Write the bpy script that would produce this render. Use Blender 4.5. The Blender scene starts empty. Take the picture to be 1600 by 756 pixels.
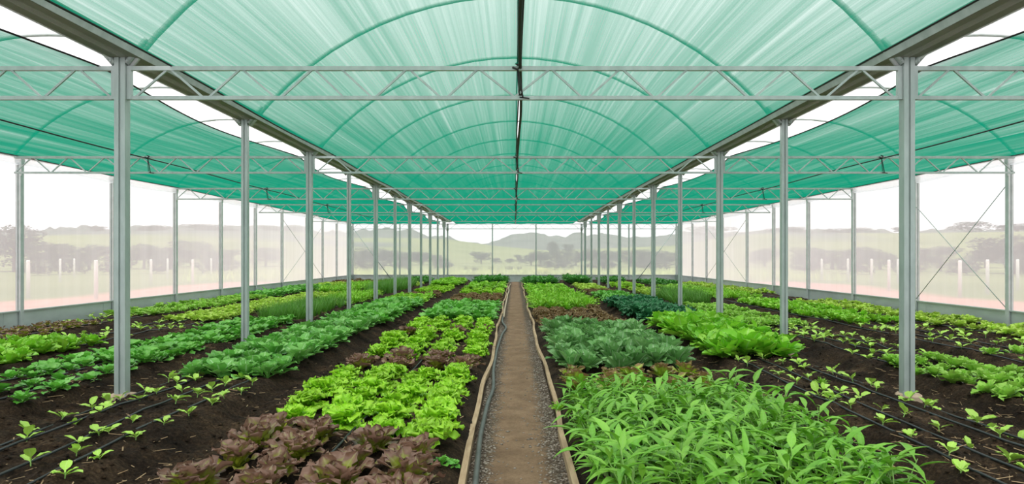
import bpy, math, random
import numpy as np
from math import pi, sin, cos, radians, sqrt
from mathutils import Vector, Matrix

SC = bpy.context.scene
COL = SC.collection
F = 1007.0          # focal length in pixels of the 1600 px wide frame
VX, VY = 804.0, 402.0
EYE = 1.49
U = 0.00298
rng = np.random.default_rng(7)
random.seed(7)

# ------------------------------------------------------------------ camera / colour
cd = bpy.data.cameras.new('camera'); cam = bpy.data.objects.new('camera', cd); COL.objects.link(cam)
cam.location = (0, 0, EYE); cam.rotation_euler = (pi/2, 0, 0)
cd.sensor_width = 36; cd.lens = 36*F/1600
cd.shift_x = -(VX-800)/1600; cd.shift_y = (VY-378)/1600
cd.clip_end = 5000
SC.camera = cam
SC.view_settings.view_transform = 'Standard'; SC.view_settings.look = 'None'
SC.view_settings.gamma = 1; SC.view_settings.use_curve_mapping = False
SC.view_settings.exposure = 0.0
SC.cycles.use_denoising = True
SC.cycles.max_bounces = 10; SC.cycles.transparent_max_bounces = 24; SC.cycles.transmission_bounces = 6
SC.cycles.diffuse_bounces = 5

def gnd(px, py, z=0.12):
    d = F*(EYE-z)/(py-VY)
    return (px-VX)*d/F, d

# ------------------------------------------------------------------ noise
_tabs = {}
def vnoise(x, y, f, seed=0):
    if seed not in _tabs:
        _tabs[seed] = np.random.default_rng(1000+seed).random((256, 256))
    T = _tabs[seed]
    X = np.asarray(x, float)*f + 1000; Y = np.asarray(y, float)*f + 1000
    i = np.floor(X).astype(int); j = np.floor(Y).astype(int)
    u = X-i; v = Y-j
    u = u*u*(3-2*u); v = v*v*(3-2*v)
    a = T[i % 256, j % 256]; b = T[(i+1) % 256, j % 256]; c = T[i % 256, (j+1) % 256]; d = T[(i+1) % 256, (j+1) % 256]
    return (a*(1-u)+b*u)*(1-v)+(c*(1-u)+d*u)*v - .5

BEDS = {'L1': (-2.02, -.42), 'L2': (-3.80, -2.66), 'L3': (-5.72, -4.55), 'L4': (-7.6, -6.2), 'L5': (-9.5, -8.2),
        'R1': (.5, 2.1), 'R2': (2.74, 3.82), 'R3': (4.62, 5.78), 'R4': (6.5, 8.0), 'R5': (8.4, 9.6)}
def soil_z(x, y):
    x = np.asarray(x, float); y = np.asarray(y, float)
    z = np.zeros(np.broadcast(x, y).shape)
    wob = .06*vnoise(x*0, y, .8, 3)
    for (a, b) in BEDS.values():
        c = (a+b)/2+wob; w = (b-a)/2
        q = np.clip((w+.16-np.abs(x-c))/.26, 0, 1)
        z = np.maximum(z, .12*q*q*(3-2*q))
    n = .05*vnoise(x, y, 1.7, 1) + .05*vnoise(x, y, 5.5, 2) + .055*np.abs(vnoise(x, y, 9, 4)) + .05*np.abs(vnoise(x, y, 21, 5)) + .022*vnoise(x, y, 38, 6) - .02
    edge = np.clip((np.abs(x-.025)-.38)/.25, 0.15, 1)
    return z + n*edge + .015
def sz(x, y): return float(soil_z(np.array([x]), np.array([y]))[0])

# ------------------------------------------------------------------ materials
MATS = {}
def new_mat(name):
    m = bpy.data.materials.new(name); m.use_nodes = True
    nt = m.node_tree; nt.nodes.clear()
    out = nt.nodes.new('ShaderNodeOutputMaterial')
    MATS[name] = m
    return m, nt, out
def N(nt, t, **kw):
    n = nt.nodes.new('ShaderNode'+t)
    for k, v in kw.items():
        if k.startswith('i_'):
            key = k[2:]
            n.inputs[int(key) if key.isdigit() else key.replace('_', ' ')].default_value = v
        else: setattr(n, k, v)
    return n
def LK(nt, a, b): nt.links.new(a, b)
def math_n(nt, op, a, b=None, clamp=False):
    n = N(nt, 'Math', operation=op); n.use_clamp = clamp
    for i, v in enumerate((a, b)):
        if v is None: continue
        if isinstance(v, (int, float)): n.inputs[i].default_value = v
        else: LK(nt, v, n.inputs[i])
    return n.outputs[0]
def mix_c(nt, f, a, b):
    n = N(nt, 'Mix', data_type='RGBA')
    for i, v in ((0, f), (6, a), (7, b)):
        if isinstance(v, (int, float)): n.inputs[i].default_value = v
        elif isinstance(v, tuple): n.inputs[i].default_value = v if len(v) == 4 else v+(1,)
        else: LK(nt, v, n.inputs[i])
    return n.outputs[2]
def ramp(nt, f, stops):
    n = N(nt, 'ValToRGB'); e = n.color_ramp.elements
    while len(e) > 1: e.remove(e[-1])
    for i, (p, c) in enumerate(stops):
        q = e[0] if i == 0 else e.new(p)
        q.position = p; q.color = tuple(c)+(1,) if len(c) == 3 else c
    LK(nt, f, n.inputs[0]); return n.outputs[0]
def noise(nt, vec, scale, detail=4, rough=.55):
    n = N(nt, 'TexNoise', i_Scale=scale, i_Detail=detail, i_Roughness=rough)
    if vec is not None: LK(nt, vec, n.inputs['Vector'])
    return n.outputs['Fac']
def mapped(nt, scale, src='Object'):
    tc = N(nt, 'TexCoord'); mp = N(nt, 'Mapping'); mp.inputs['Scale'].default_value = scale
    LK(nt, tc.outputs[src], mp.inputs['Vector']); return mp.outputs[0]

def plain(name, c1, c2=None, scale=6, rough=.6, metal=0, bump=0, stretch=(1, 1, 1), bscale=40, spec=.4):
    m, nt, out = new_mat(name)
    p = N(nt, 'BsdfPrincipled'); p.inputs['Roughness'].default_value = rough; p.inputs['Metallic'].default_value = metal
    p.inputs['Specular IOR Level'].default_value = spec
    v = mapped(nt, stretch)
    if c2:
        LK(nt, ramp(nt, noise(nt, v, scale, 6), [(.3, c1), (.7, c2)]), p.inputs['Base Color'])
    else: p.inputs['Base Color'].default_value = tuple(c1)+(1,)
    if bump:
        b = N(nt, 'Bump', i_Strength=bump, i_Distance=.01); LK(nt, noise(nt, v, bscale, 5), b.inputs['Height'])
        LK(nt, b.outputs[0], p.inputs['Normal'])
    LK(nt, p.outputs[0], out.inputs[0]); return m

plain('galvanised', (.35, .41, .39), (.47, .53, .51), scale=9, rough=.5, metal=.35, stretch=(1, 1, .35))
plain('wall_steel', (.50, .53, .53), (.62, .65, .65), scale=6, rough=.5, metal=.2)
plain('hoop_steel', (.55, .58, .57), (.68, .70, .69), scale=4, rough=.5, metal=.2)
plain('galvanised_sheet', (.46, .50, .49), (.60, .64, .63), scale=2.2, rough=.42, metal=.25, stretch=(1, .6, 1.5), bump=.25, bscale=5)
plain('shaded_gutter_steel', (.17, .185, .125), (.22, .235, .17), scale=3, rough=.55, metal=.3)  # galvanised gutter; shade and olive bounce light of its underside put into the colour
plain('white_paint', (.62, .62, .6), (.74, .74, .72), scale=4, rough=.6)
plain('black_cord', (.012, .013, .013), rough=.6)
plain('drip_tube', (.012, .014, .015), (.03, .034, .035), scale=3, rough=.42)
plain('hose_rubber', (.05, .055, .05), (.10, .105, .095), scale=8, rough=.5)
plain('twine', (.34, .28, .2), (.46, .39, .28), scale=20, rough=.9)
plain('timber', (.30, .20, .11), (.50, .37, .23), scale=7, rough=.8, stretch=(6, .6, 6), bump=.4)
plain('concrete', (.40, .29, .20), (.54, .42, .31), scale=12, rough=.9, bump=.6)
plain('stone', (.13, .11, .09), (.38, .33, .27), scale=18, rough=.85, bump=.4)
plain('straw', (.22, .14, .07), (.42, .30, .17), scale=9, rough=.9)
plain('bark', (.10, .08, .06), (.18, .15, .12), scale=5, rough=.9)
plain('post_wood', (.62, .60, .57), (.78, .76, .73), scale=3, rough=.8)

def soil_mat():
    m, nt, out = new_mat('soil')
    p = N(nt, 'BsdfPrincipled'); p.inputs['Roughness'].default_value = .95; p.inputs['Specular IOR Level'].default_value = .15
    v = mapped(nt, (1, 1, 1))
    a = math_n(nt, 'ADD', math_n(nt, 'MULTIPLY', noise(nt, v, 2.3, 6, .6), .45), math_n(nt, 'MULTIPLY', noise(nt, v, 38, 8, .75), .55))
    base = ramp(nt, a, [(.36, (.007, .0045, .003)), (.47, (.024, .015, .009)), (.56, (.062, .039, .022)), (.66, (.16, .10, .055))])
    fl = noise(nt, mapped(nt, (30, 9, 9)), 4, 3, .6)
    fl2 = noise(nt, mapped(nt, (8, 34, 9)), 4, 3, .6)
    mk = math_n(nt, 'MAXIMUM', fl, fl2)
    f = ramp(nt, mk, [(.70, (0, 0, 0)), (.76, (1, 1, 1))])
    patch = ramp(nt, noise(nt, v, 1.1, 3), [(.42, (0, 0, 0)), (.62, (.8, .8, .8))])
    LK(nt, mix_c(nt, math_n(nt, 'MULTIPLY', f, patch), base, (.21, .135, .075)), p.inputs['Base Color'])
    b = N(nt, 'Bump', i_Strength=1.0, i_Distance=.035); LK(nt, noise(nt, v, 30, 9, .78), b.inputs['Height'])
    LK(nt, b.outputs[0], p.inputs['Normal']); LK(nt, p.outputs[0], out.inputs[0])
soil_mat()
def path_mat():
    m, nt, out = new_mat('path_dirt')
    p = N(nt, 'BsdfPrincipled'); p.inputs['Roughness'].default_value = .95; p.inputs['Specular IOR Level'].default_value = .15
    v = mapped(nt, (1, 1, 1))
    a = math_n(nt, 'ADD', math_n(nt, 'MULTIPLY', noise(nt, v, 4, 7, .6), .5), math_n(nt, 'MULTIPLY', noise(nt, v, 55, 8, .75), .5))
    base = ramp(nt, a, [(.32, (.10, .064, .038)), (.52, (.205, .135, .082)), (.72, (.31, .215, .135))])
    sx = N(nt, 'SeparateXYZ'); LK(nt, v, sx.inputs[0])
    e = math_n(nt, 'ABSOLUTE', math_n(nt, 'SUBTRACT', sx.outputs[0], .035))
    e = math_n(nt, 'ADD', e, math_n(nt, 'MULTIPLY', noise(nt, v, 9, 4), .22))
    ef = ramp(nt, e, [(.27, (0, 0, 0)), (.36, (1, 1, 1))])
    vo = N(nt, 'TexVoronoi', i_Scale=45.0); LK(nt, v, vo.inputs['Vector'])
    grav = ramp(nt, vo.outputs['Distance'], [(0, (.22, .175, .13)), (.6, (.06, .045, .032))])
    LK(nt, mix_c(nt, ef, base, grav), p.inputs['Base Color'])
    b = N(nt, 'Bump', i_Strength=.7, i_Distance=.015); LK(nt, noise(nt, v, 40, 8, .7), b.inputs['Height'])
    LK(nt, b.outputs[0], p.inputs['Normal']); LK(nt, p.outputs[0], out.inputs[0])
path_mat()

def sheet_mat(name, tau, ctrans, cdiff, vary, streak, fdiff=.3, scale2=None):
    """thin sheet: open / clear share falls with the slant of the ray (Beer's law), the rest scatters light"""
    m, nt, out = new_mat(name)
    g = N(nt, 'NewGeometry'); dp = N(nt, 'VectorMath', operation='DOT_PRODUCT')
    LK(nt, g.outputs['True Normal'], dp.inputs[0]); LK(nt, g.outputs['Incoming'], dp.inputs[1])
    c = math_n(nt, 'MAXIMUM', math_n(nt, 'ABSOLUTE', dp.outputs['Value']), .04)
    v = mapped(nt, streak)
    nz = noise(nt, v, 1, 5, .62)
    if scale2:
        nz2 = noise(nt, mapped(nt, scale2), 1, 3, .6)
        nz = math_n(nt, 'ADD', math_n(nt, 'MULTIPLY', nz, .6), math_n(nt, 'MULTIPLY', nz2, .4))
    tt = math_n(nt, 'MULTIPLY', math_n(nt, 'MAXIMUM', math_n(nt, 'ADD', 1.0, math_n(nt, 'MULTIPLY', math_n(nt, 'SUBTRACT', nz, .5), vary)), .1), -tau)
    t = math_n(nt, 'POWER', 2.71828, math_n(nt, 'DIVIDE', tt, c))
    tr = N(nt, 'BsdfTransparent')
    tl = N(nt, 'BsdfTranslucent'); tl.inputs[0].default_value = ctrans+(1,)
    df = N(nt, 'BsdfDiffuse'); df.inputs[0].default_value = cdiff+(1,)
    mx = N(nt, 'MixShader'); mx.inputs[0].default_value = fdiff; LK(nt, tl.outputs[0], mx.inputs[1]); LK(nt, df.outputs[0], mx.inputs[2])
    m2 = N(nt, 'MixShader'); LK(nt, t, m2.inputs[0]); LK(nt, mx.outputs[0], m2.inputs[1]); LK(nt, tr.outputs[0], m2.inputs[2])
    LK(nt, m2.outputs[0], out.inputs[0]); return m
sheet_mat('shade_net', .42, (.002, .19, .112), (.002, .17, .10), 2.1, (9, .06, 1), .25, (45, .12, 1))
sheet_mat('film_wall', .46, (.88, .90, .93), (.80, .82, .85), .5, (.3, 3, .15), .25)
sheet_mat('film_end', .62, (.88, .90, .94), (.80, .82, .86), .3, (3, .3, .15), .25)
sheet_mat('film_roof', .12, (.95, .95, .95), (.85, .85, .85), .3, (.5, 2, 1), .2)

def leaf_mat(name, c1, c2, tip=None, tip0=.45, vein=(.45, .55, .25), veinf=.35, rough=.40, trans=.20):
    m, nt, out = new_mat(name)
    p = N(nt, 'BsdfPrincipled'); p.inputs['Roughness'].default_value = rough; p.inputs['Specular IOR Level'].default_value = .45
    at = N(nt, 'Attribute', attribute_name='rnd'); oi = N(nt, 'ObjectInfo')
    uv = N(nt, 'UVMap'); su = N(nt, 'SeparateXYZ'); LK(nt, uv.outputs[0], su.inputs[0])
    tc = N(nt, 'TexCoord')
    nz = noise(nt, tc.outputs['Object'], 26, 4)
    f = math_n(nt, 'ADD', math_n(nt, 'MULTIPLY', at.outputs['Fac'], .65), math_n(nt, 'MULTIPLY', nz, .5), True)
    col = mix_c(nt, f, c1, c2)
    if tip:
        tv = math_n(nt, 'ADD', su.outputs[1], math_n(nt, 'MULTIPLY', math_n(nt, 'SUBTRACT', nz, .5), .5))
        ed = math_n(nt, 'MULTIPLY', math_n(nt, 'ABSOLUTE', math_n(nt, 'SUBTRACT', su.outputs[0], .5)), .5)
        tf = ramp(nt, math_n(nt, 'ADD', tv, ed), [(tip0, (0, 0, 0)), (min(.99, tip0+.3), (1, 1, 1))])
        col = mix_c(nt, tf, col, tip)
    vf = ramp(nt, math_n(nt, 'ABSOLUTE', math_n(nt, 'SUBTRACT', su.outputs[0], .5)), [(0.0, (1, 1, 1)), (.07, (0, 0, 0))])
    wv = N(nt, 'TexWave', wave_type='BANDS', bands_direction='Y', i_Scale=2.2, i_Distortion=2.0)
    LK(nt, uv.outputs[0], wv.inputs['Vector'])
    col = mix_c(nt, math_n(nt, 'MULTIPLY', vf, veinf), col, vein)
    hs = N(nt, 'HueSaturation'); LK(nt, col, hs.inputs['Color'])
    LK(nt, math_n(nt, 'ADD', .87, math_n(nt, 'MULTIPLY', oi.outputs['Random'], .26)), hs.inputs['Value'])
    LK(nt, hs.outputs[0], p.inputs['Base Color'])
    tl = N(nt, 'BsdfTranslucent'); LK(nt, hs.outputs[0], tl.inputs[0])
    b = N(nt, 'Bump', i_Strength=.25, i_Distance=.004); LK(nt, wv.outputs['Fac'], b.inputs['Height']); LK(nt, b.outputs[0], p.inputs['Normal'])
    mx = N(nt, 'MixShader'); mx.inputs[0].default_value = trans
    LK(nt, p.outputs[0], mx.inputs[1]); LK(nt, tl.outputs[0], mx.inputs[2]); LK(nt, mx.outputs[0], out.inputs[0])
    return m
leaf_mat('leaf_lime', (.25, .58, .015), (.42, .76, .04), veinf=.2)
leaf_mat('leaf_red', (.24, .32, .03), (.40, .44, .04), tip=(.225, .125, .085), tip0=.63, vein=(.42, .40, .2), rough=.36)
leaf_mat('leaf_redgreen', (.26, .46, .03), (.42, .58, .05), tip=(.24, .15, .06), tip0=.72, vein=(.5, .6, .2), rough=.36)
leaf_mat('leaf_yellowlet', (.36, .58, .05), (.50, .70, .11), veinf=.2)
leaf_mat('leaf_butter', (.24, .52, .05), (.38, .66, .10), veinf=.2)
leaf_mat('leaf_brown', (.24, .23, .04), (.36, .32, .06), tip=(.24, .155, .06), tip0=.6)
leaf_mat('leaf_collard', (.085, .35, .04), (.25, .56, .12), vein=(.50, .72, .40), veinf=.8, rough=.36)
leaf_mat('leaf_blue', (.08, .26, .06), (.24, .48, .15), vein=(.50, .66, .42), veinf=.8, rough=.38)
leaf_mat('leaf_long', (.095, .33, .012), (.23, .50, .05), vein=(.25, .5, .12), rough=.40)
leaf_mat('leaf_choy', (.11, .44, .012), (.34, .68, .05), vein=(.5, .66, .3), veinf=.5, rough=.36)
leaf_mat('leaf_seedling', (.33, .60, .06), (.48, .74, .12), vein=(.55, .7, .3), rough=.4)
leaf_mat('leaf_spinach', (.07, .33, .03), (.20, .52, .07), vein=(.3, .55, .2), rough=.36)
leaf_mat('leaf_dark', (.018, .15, .055), (.05, .24, .09), vein=(.12, .3, .15), rough=.45)
leaf_mat('leaf_deep', (.045, .22, .03), (.10, .34, .05), vein=(.2, .4, .12))
leaf_mat('leaf_fresh', (.18, .50, .02), (.34, .66, .05), vein=(.4, .6, .2))
leaf_mat('leaf_chive', (.07, .24, .02), (.14, .36, .04), veinf=0)
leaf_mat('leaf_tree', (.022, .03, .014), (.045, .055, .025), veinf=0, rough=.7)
leaf_mat('leaf_shrub', (.22, .27, .08), (.34, .38, .13), veinf=0, rough=.7)
leaf_mat('leaf_yellow', (.48, .50, .14), (.62, .62, .22), veinf=0, rough=.7)
leaf_mat('grass_blade', (.36, .46, .12), (.56, .60, .22), veinf=0, rough=.7)
plain('stem_green', (.22, .42, .10), (.32, .52, .16), scale=6, rough=.5)

def terrain_mat():
    m, nt, out = new_mat('terrain')
    p = N(nt, 'BsdfPrincipled'); p.inputs['Roughness'].default_value = 1; p.inputs['Specular IOR Level'].default_value = .05
    at = N(nt, 'Attribute', attribute_name='zone'); v = mapped(nt, (1, 1, 1))
    n1 = noise(nt, v, .05, 6, .6); n2 = noise(nt, v, 1.2, 6, .65)
    grass = ramp(nt, n1, [(.35, (.13, .16, .05)), (.6, (.24, .26, .11))])
    grass = mix_c(nt, n2, grass, (.14, .17, .06))
    dirt = ramp(nt, n2, [(.35, (.40, .18, .13)), (.65, (.48, .27, .20))])
    wood = ramp(nt, noise(nt, v, .03, 8, .7), [(.4, (.07, .09, .075)), (.6, (.11, .125, .105))])  # woodland tone, with a little distance haze greyed into the base colour
    sp = N(nt, 'SeparateColor'); LK(nt, at.outputs['Color'], sp.inputs[0])
    c = mix_c(nt, sp.outputs[0], grass, dirt); c = mix_c(nt, sp.outputs[1], c, wood)
    LK(nt, c, p.inputs['Base Color']); LK(nt, p.outputs[0], out.inputs[0])
terrain_mat()

# ------------------------------------------------------------------ mesh helpers
class MB:
    def __init__(s): s.v = []; s.f = []; s.n = 0
    def add(s, v, f):
        v = np.asarray(v, float).reshape(-1, 3)
        s.v.append(v); s.f += [tuple(i+s.n for i in q) for q in f]; s.n += len(v); return s
    def box(s, x0, x1, y0, y1, z0, z1, rot=None, at=None):
        v = np.array([(x, y, z) for x in (x0, x1) for y in (y0, y1) for z in (z0, z1)], float)
        if rot is not None: v = v @ np.array(rot.to_3x3()).T
        if at is not None: v = v+np.array(at)
        return s.add(v, [(0, 1, 3, 2), (4, 6, 7, 5), (0, 4, 5, 1), (2, 3, 7, 6), (0, 2, 6, 4), (1, 5, 7, 3)])
    def tube(s, pts, r, k=8, caps=True):
        P = [Vector(p) for p in pts]; n = len(P); rr = r if hasattr(r, '__len__') else [r]*n
        V = []; up = None
        for i in range(n):
            t = (P[min(i+1, n-1)]-P[max(i-1, 0)]).normalized()
            if up is None:
                a = Vector((0, 0, 1)) if abs(t.z) < .9 else Vector((1, 0, 0)); up = t.cross(a).normalized()
            else: up = (up-t*up.dot(t)).normalized()
            b = t.cross(up)
            for j in range(k):
                an = 2*pi*(j+.5)/k; V.append(P[i]+(up*cos(an)+b*sin(an))*rr[i])
        Fc = [(i*k+j, i*k+(j+1) % k, (i+1)*k+(j+1) % k, (i+1)*k+j) for i in range(n-1) for j in range(k)]
        if caps: Fc += [tuple(range(k))[::-1], tuple((n-1)*k+j for j in range(k))]
        return s.add([tuple(q) for q in V], Fc)
    def bar(s, a, b, w, h):
        """square bar from a to b"""
        a = Vector(a); b = Vector(b); t = (b-a).normalized()
        u = t.cross(Vector((0, 1, 0)) if abs(t.y) < .9 else Vector((0, 0, 1))).normalized(); v = t.cross(u)
        V = [p+u*sx*w/2+v*sy*h/2 for p in (a, b) for sx, sy in ((-1, -1), (1, -1), (1, 1), (-1, 1))]
        return s.add([tuple(q) for q in V], [(0, 1, 2, 3)[::-1], (4, 5, 6, 7)]+[(i, (i+1) % 4, 4+(i+1) % 4, 4+i) for i in range(4)])
    def prism(s, poly, axis, a, b):
        """extrude 2D polygon along axis 'y' (poly in x,z) or 'z' (poly in x,y)"""
        n = len(poly); V = []
        for q in (a, b):
            for (x, w) in poly: V.append((x, q, w) if axis == 'y' else (x, w, q))
        return s.add(V, [tuple(range(n)), tuple(range(n, 2*n))[::-1]]+[(i, n+i, n+(i+1) % n, (i+1) % n) for i in range(n)])
    def mesh(s, name, mat, smooth=False):
        me = bpy.data.meshes.new(name); me.from_pydata(np.concatenate(s.v).tolist(), [], s.f)
        me.materials.append(MATS[mat] if isinstance(mat, str) else mat)
        if smooth: me.polygons.foreach_set('use_smooth', [True]*len(me.polygons))
        me.update(); return me
def link(name, me, parent=None, loc=(0, 0, 0), rz=0):
    o = bpy.data.objects.new(name, me); COL.objects.link(o)
    o.location = loc; o.rotation_euler = (0, 0, rz)
    if parent is not None: o.parent = parent
    return o
def fixn(me):
    import bmesh
    b = bmesh.new(); b.from_mesh(me); bmesh.ops.recalc_face_normals(b, faces=b.faces); b.to_mesh(me); b.free(); return me
def obj(name, mb, mat, parent=None, smooth=False, loc=(0, 0, 0)):
    return link(name, fixn(mb.mesh(name, mat, smooth)), parent, loc)
def tag(o, label, cat, group=None, kind=None):
    if label: o['label'] = label
    if cat: o['category'] = cat
    if group: o['group'] = group
    if kind: o['kind'] = kind
    return o
def empty(name, loc=(0, 0, 0)): return link(name, None, None, loc)
def structure(o, label=None):
    o['kind'] = 'structure'
    if label: o['label'] = label
    return o
def copy_tree(o, parent=None):
    c = o.copy(); COL.objects.link(c)
    if parent is not None: c.parent = parent
    for ch in list(o.children): copy_tree(ch, c)
    return c
ORD = ['first', 'second', 'third', 'fourth', 'fifth', 'sixth', 'seventh', 'eighth', 'ninth', 'tenth', 'eleventh', 'twelfth', 'thirteenth',
       'fourteenth', 'fifteenth', 'sixteenth', 'seventeenth', 'eighteenth', 'nineteenth', 'twentieth']
HOSE, BARE = 'on the hose side', 'opposite the hose'
def sname(s): return HOSE if s < 0 else BARE

# ------------------------------------------------------------------ ground
def grid_mesh(name, xs, ys, zf, mat):
    X, Y = np.meshgrid(xs, ys); Z = zf(X, Y)
    V = np.stack([X, Y, Z], -1).reshape(-1, 3); nx, ny = len(xs), len(ys)
    I = np.arange(nx*ny).reshape(ny, nx)
    Q = np.stack([I[:-1, :-1], I[:-1, 1:], I[1:, 1:], I[1:, :-1]], -1).reshape(-1, 4)
    return V, Q
def np_mesh(name, V, Q, mat, smooth=True):
    me = bpy.data.meshes.new(name); me.vertices.add(len(V)); me.vertices.foreach_set('co', V.astype(np.float32).ravel())
    k = Q.shape[1]
    me.loops.add(Q.size); me.loops.foreach_set('vertex_index', Q.astype(np.int32).ravel())
    me.polygons.add(len(Q)); me.polygons.foreach_set('loop_start', np.arange(0, Q.size, k, dtype=np.int32))
    me.polygons.foreach_set('loop_total', np.full(len(Q), k, dtype=np.int32))
    me.polygons.foreach_set('use_smooth', np.full(len(Q), smooth))
    me.materials.append(MATS[mat] if isinstance(mat, str) else mat); me.update(calc_edges=True); me.validate(); return me
WALLX, YEND = 9.80, 38.8
ys = [2.4]
while ys[-1] < YEND+.1: ys.append(ys[-1]*1.0068)
ys = np.array(ys)
V1, Q1 = grid_mesh('', np.linspace(-WALLX, -.325, 320), ys, soil_z, None)
V2, Q2 = grid_mesh('', np.linspace(.375, WALLX, 320), ys, soil_z, None)
structure(link('floor', np_mesh('floor', np.concatenate([V1, V2]), np.concatenate([Q1, Q2+len(V1)]), 'soil')), 'dark brown planting soil in raised beds and furrows')
def path_z(X, Y): return .012+.02*vnoise(X, Y, 3, 8)+.012*vnoise(X, Y, 12, 9)+.006*vnoise(X, Y, 35, 10)
V, Q = grid_mesh('', np.linspace(-.36, .41, 40), ys, path_z, None)
structure(link('floor_path', np_mesh('floor_path', V, Q, 'path_dirt')), 'trodden tan dirt path down the middle')

# timber edging boards (each board its own thing)
def board(side, i, y0, y1):
    mb = MB(); n = 6; yy = np.linspace(y0+.004, y1-.004, n); x0 = (-.338 if side < 0 else .394)
    xs_ = [x0+(.022*math.sin(y*.9+side)+.010*math.sin(y*2.3))*(1 if y > 5 else .5) for y in yy]
    zt = [.072+.008*math.sin(y*1.7+i) for y in yy]; w = .021
    V = []
    for x, y, z in zip(xs_, yy, zt): V += [(x-w, y, -.04), (x+w, y, -.04), (x+w, y, z), (x-w, y, z)]
    Fc = [(4*k+j, 4*k+(j+1) % 4, 4*k+4+(j+1) % 4, 4*k+4+j) for k in range(n-1) for j in range(4)]+[(0, 3, 2, 1), tuple(4*(n-1)+j for j in range(4))]
    mb.add(V, Fc); o = obj('edging_board', mb, 'timber')
    tag(o, f'weathered timber edging board along the path {sname(side)}, {ORD[i]} board from the viewer', 'edging board', f'path edging boards {sname(side)}')
cuts = [2.6, 5.5, 7.6, 10.2, 13.1, 16.0, 19.2, 22.4, 25.8, 29.4, 33.0, 36.6]
for i in range(len(cuts)-1):
    for s in (-1, 1): board(s, i, cuts[i]+(.35 if s > 0 else 0), cuts[i+1]+(.35 if s > 0 else 0))

# hose
hp = [(736, 800), (743, 754), (748, 687), (752, 661), (762, 629), (770.6, 606), (770.8, 581), (769, 566), (771, 556), (774, 548), (784, 523), (790.5, 512), (784.5, 503), (782, 490.5)]
def spline(P, k=6):
    P = [Vector(p) for p in P]; out = []
    for i in range(len(P)-1):
        a, b, c, d = P[max(i-1, 0)], P[i], P[i+1], P[min(i+2, len(P)-1)]
        for q in range(k):
            t = q/k; out.append(.5*((2*b)+(c-a)*t+(2*a-5*b+4*c-d)*t*t+(3*b-a-3*c+d)*t**3))
    return out+[P[-1]]
hw = []
for (px, py) in hp:
    x, y = gnd(px, py, .045); hw.append((max(x, -.275), y, .045+float(path_z(np.array([x]), np.array([y]))[0])-.012))
hpipe = MB().tube(spline(hw), .021, 10)
tag(obj('garden_hose', hpipe, 'hose_rubber', smooth=True), 'dark grey rubber hose lying inside the timber edging of the dirt path', 'hose')
tw = []
for (px, py) in [(785, 496), (781, 488), (787, 479.5), (788, 473), (791, 466), (790, 461), (794, 455), (793, 449.5), (796.5, 444)]:
    x, y = gnd(px, py, .04); tw.append((max(x+.03, -.27), y, .05))
tag(obj('garden_hose', MB().tube(spline(tw), .026, 8), 'twine', smooth=True), 'pale beige hose winding along the path far end past the grey hose', 'hose')

# pebbles and straw: nobody could count them
def rocks(n, fx, fy, fz, smin, smax, name, mat, label, cat):
    ico = [(0, 0, 1), (.9, 0, .1), (.28, .85, .1), (-.72, .53, .1), (-.72, -.53, .1), (.28, -.85, .1), (0, 0, -.5)]
    fc = [(0, 1, 2), (0, 2, 3), (0, 3, 4), (0, 4, 5), (0, 5, 1), (6, 2, 1), (6, 3, 2), (6, 4, 3), (6, 5, 4), (6, 1, 5)]
    Vb = np.array(ico); Vs = []; Fs = []
    for k in range(n):
        y = fy(); x = fx(y); s = rng.uniform(smin, smax); v = Vb*rng.uniform(.6, 1.2, (7, 1))*np.array([s, s*rng.uniform(.6, 1.3), s*.55])
        a = rng.uniform(0, 6.28); R = np.array([[cos(a), -sin(a), 0], [sin(a), cos(a), 0], [0, 0, 1]])
        Vs.append(v@R.T+np.array([x, y, fz(x, y)])); Fs.append(np.array(fc)+7*k)
    o = link(name, np_mesh(name, np.concatenate(Vs), np.concatenate(Fs), mat)); tag(o, label, cat, kind='stuff')
def pz1(x, y): return float(path_z(np.array([x]), np.array([y]))[0])
rocks(5200, lambda y: (-.31+abs(rng.normal(0, .10))) if rng.random() < .5 else (.37-abs(rng.normal(0, .11))), lambda: 3+12*rng.random()**1.7, pz1, .005, .019, 'gravel', 'stone',
      'small grey stones along both edges of the dirt path', 'gravel')
def rnd_x(y):
    while True:
        x = rng.uniform(-8.5, 8.5)
        if not -.4 < x < .46: return x
rocks(9000, rnd_x, lambda: 3.3+13*rng.random()**2.0, lambda x, y: sz(x, y)+.004, .007, .030, 'soil_clods', 'soil', 'crumbly dark soil clods lying on the beds and furrows', 'soil')
def straws(n):
    Vs = []; Fs = []; k = 0
    while k < n:
        y = 3+13*rng.random()**1.6; x = rng.uniform(-8, 8)
        if -.45 < x < .48: continue
        if vnoise(x, y, .9, 21) < -.06 and rng.random() < .85: continue
        L = rng.uniform(.015, .075); w = rng.uniform(.0015, .005); a = rng.uniform(0, 6.28); z = sz(x, y)+.006
        d = np.array([cos(a), sin(a), rng.uniform(-.2, .25)])*L; q = np.array([-sin(a), cos(a), 0])*w; c = np.array([x, y, z])
        u = np.array([0, 0, w*.8])
        Vs.append(np.array([c-d-q, c-d+q, c+d+q, c+d-q, c-d+u, c+d+u])); b = 6*k
        Fs += [(b, b+1, b+2, b+3), (b, b+3, b+5, b+4), (b+1, b+4, b+5, b+2)]; k += 1
    o = link('straw_litter', np_mesh('straw_litter', np.concatenate(Vs), np.array(Fs), 'straw', False))
    tag(o, 'scattered straw and wood chips on the dark soil', 'straw', kind='stuff')
straws(5200)

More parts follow.
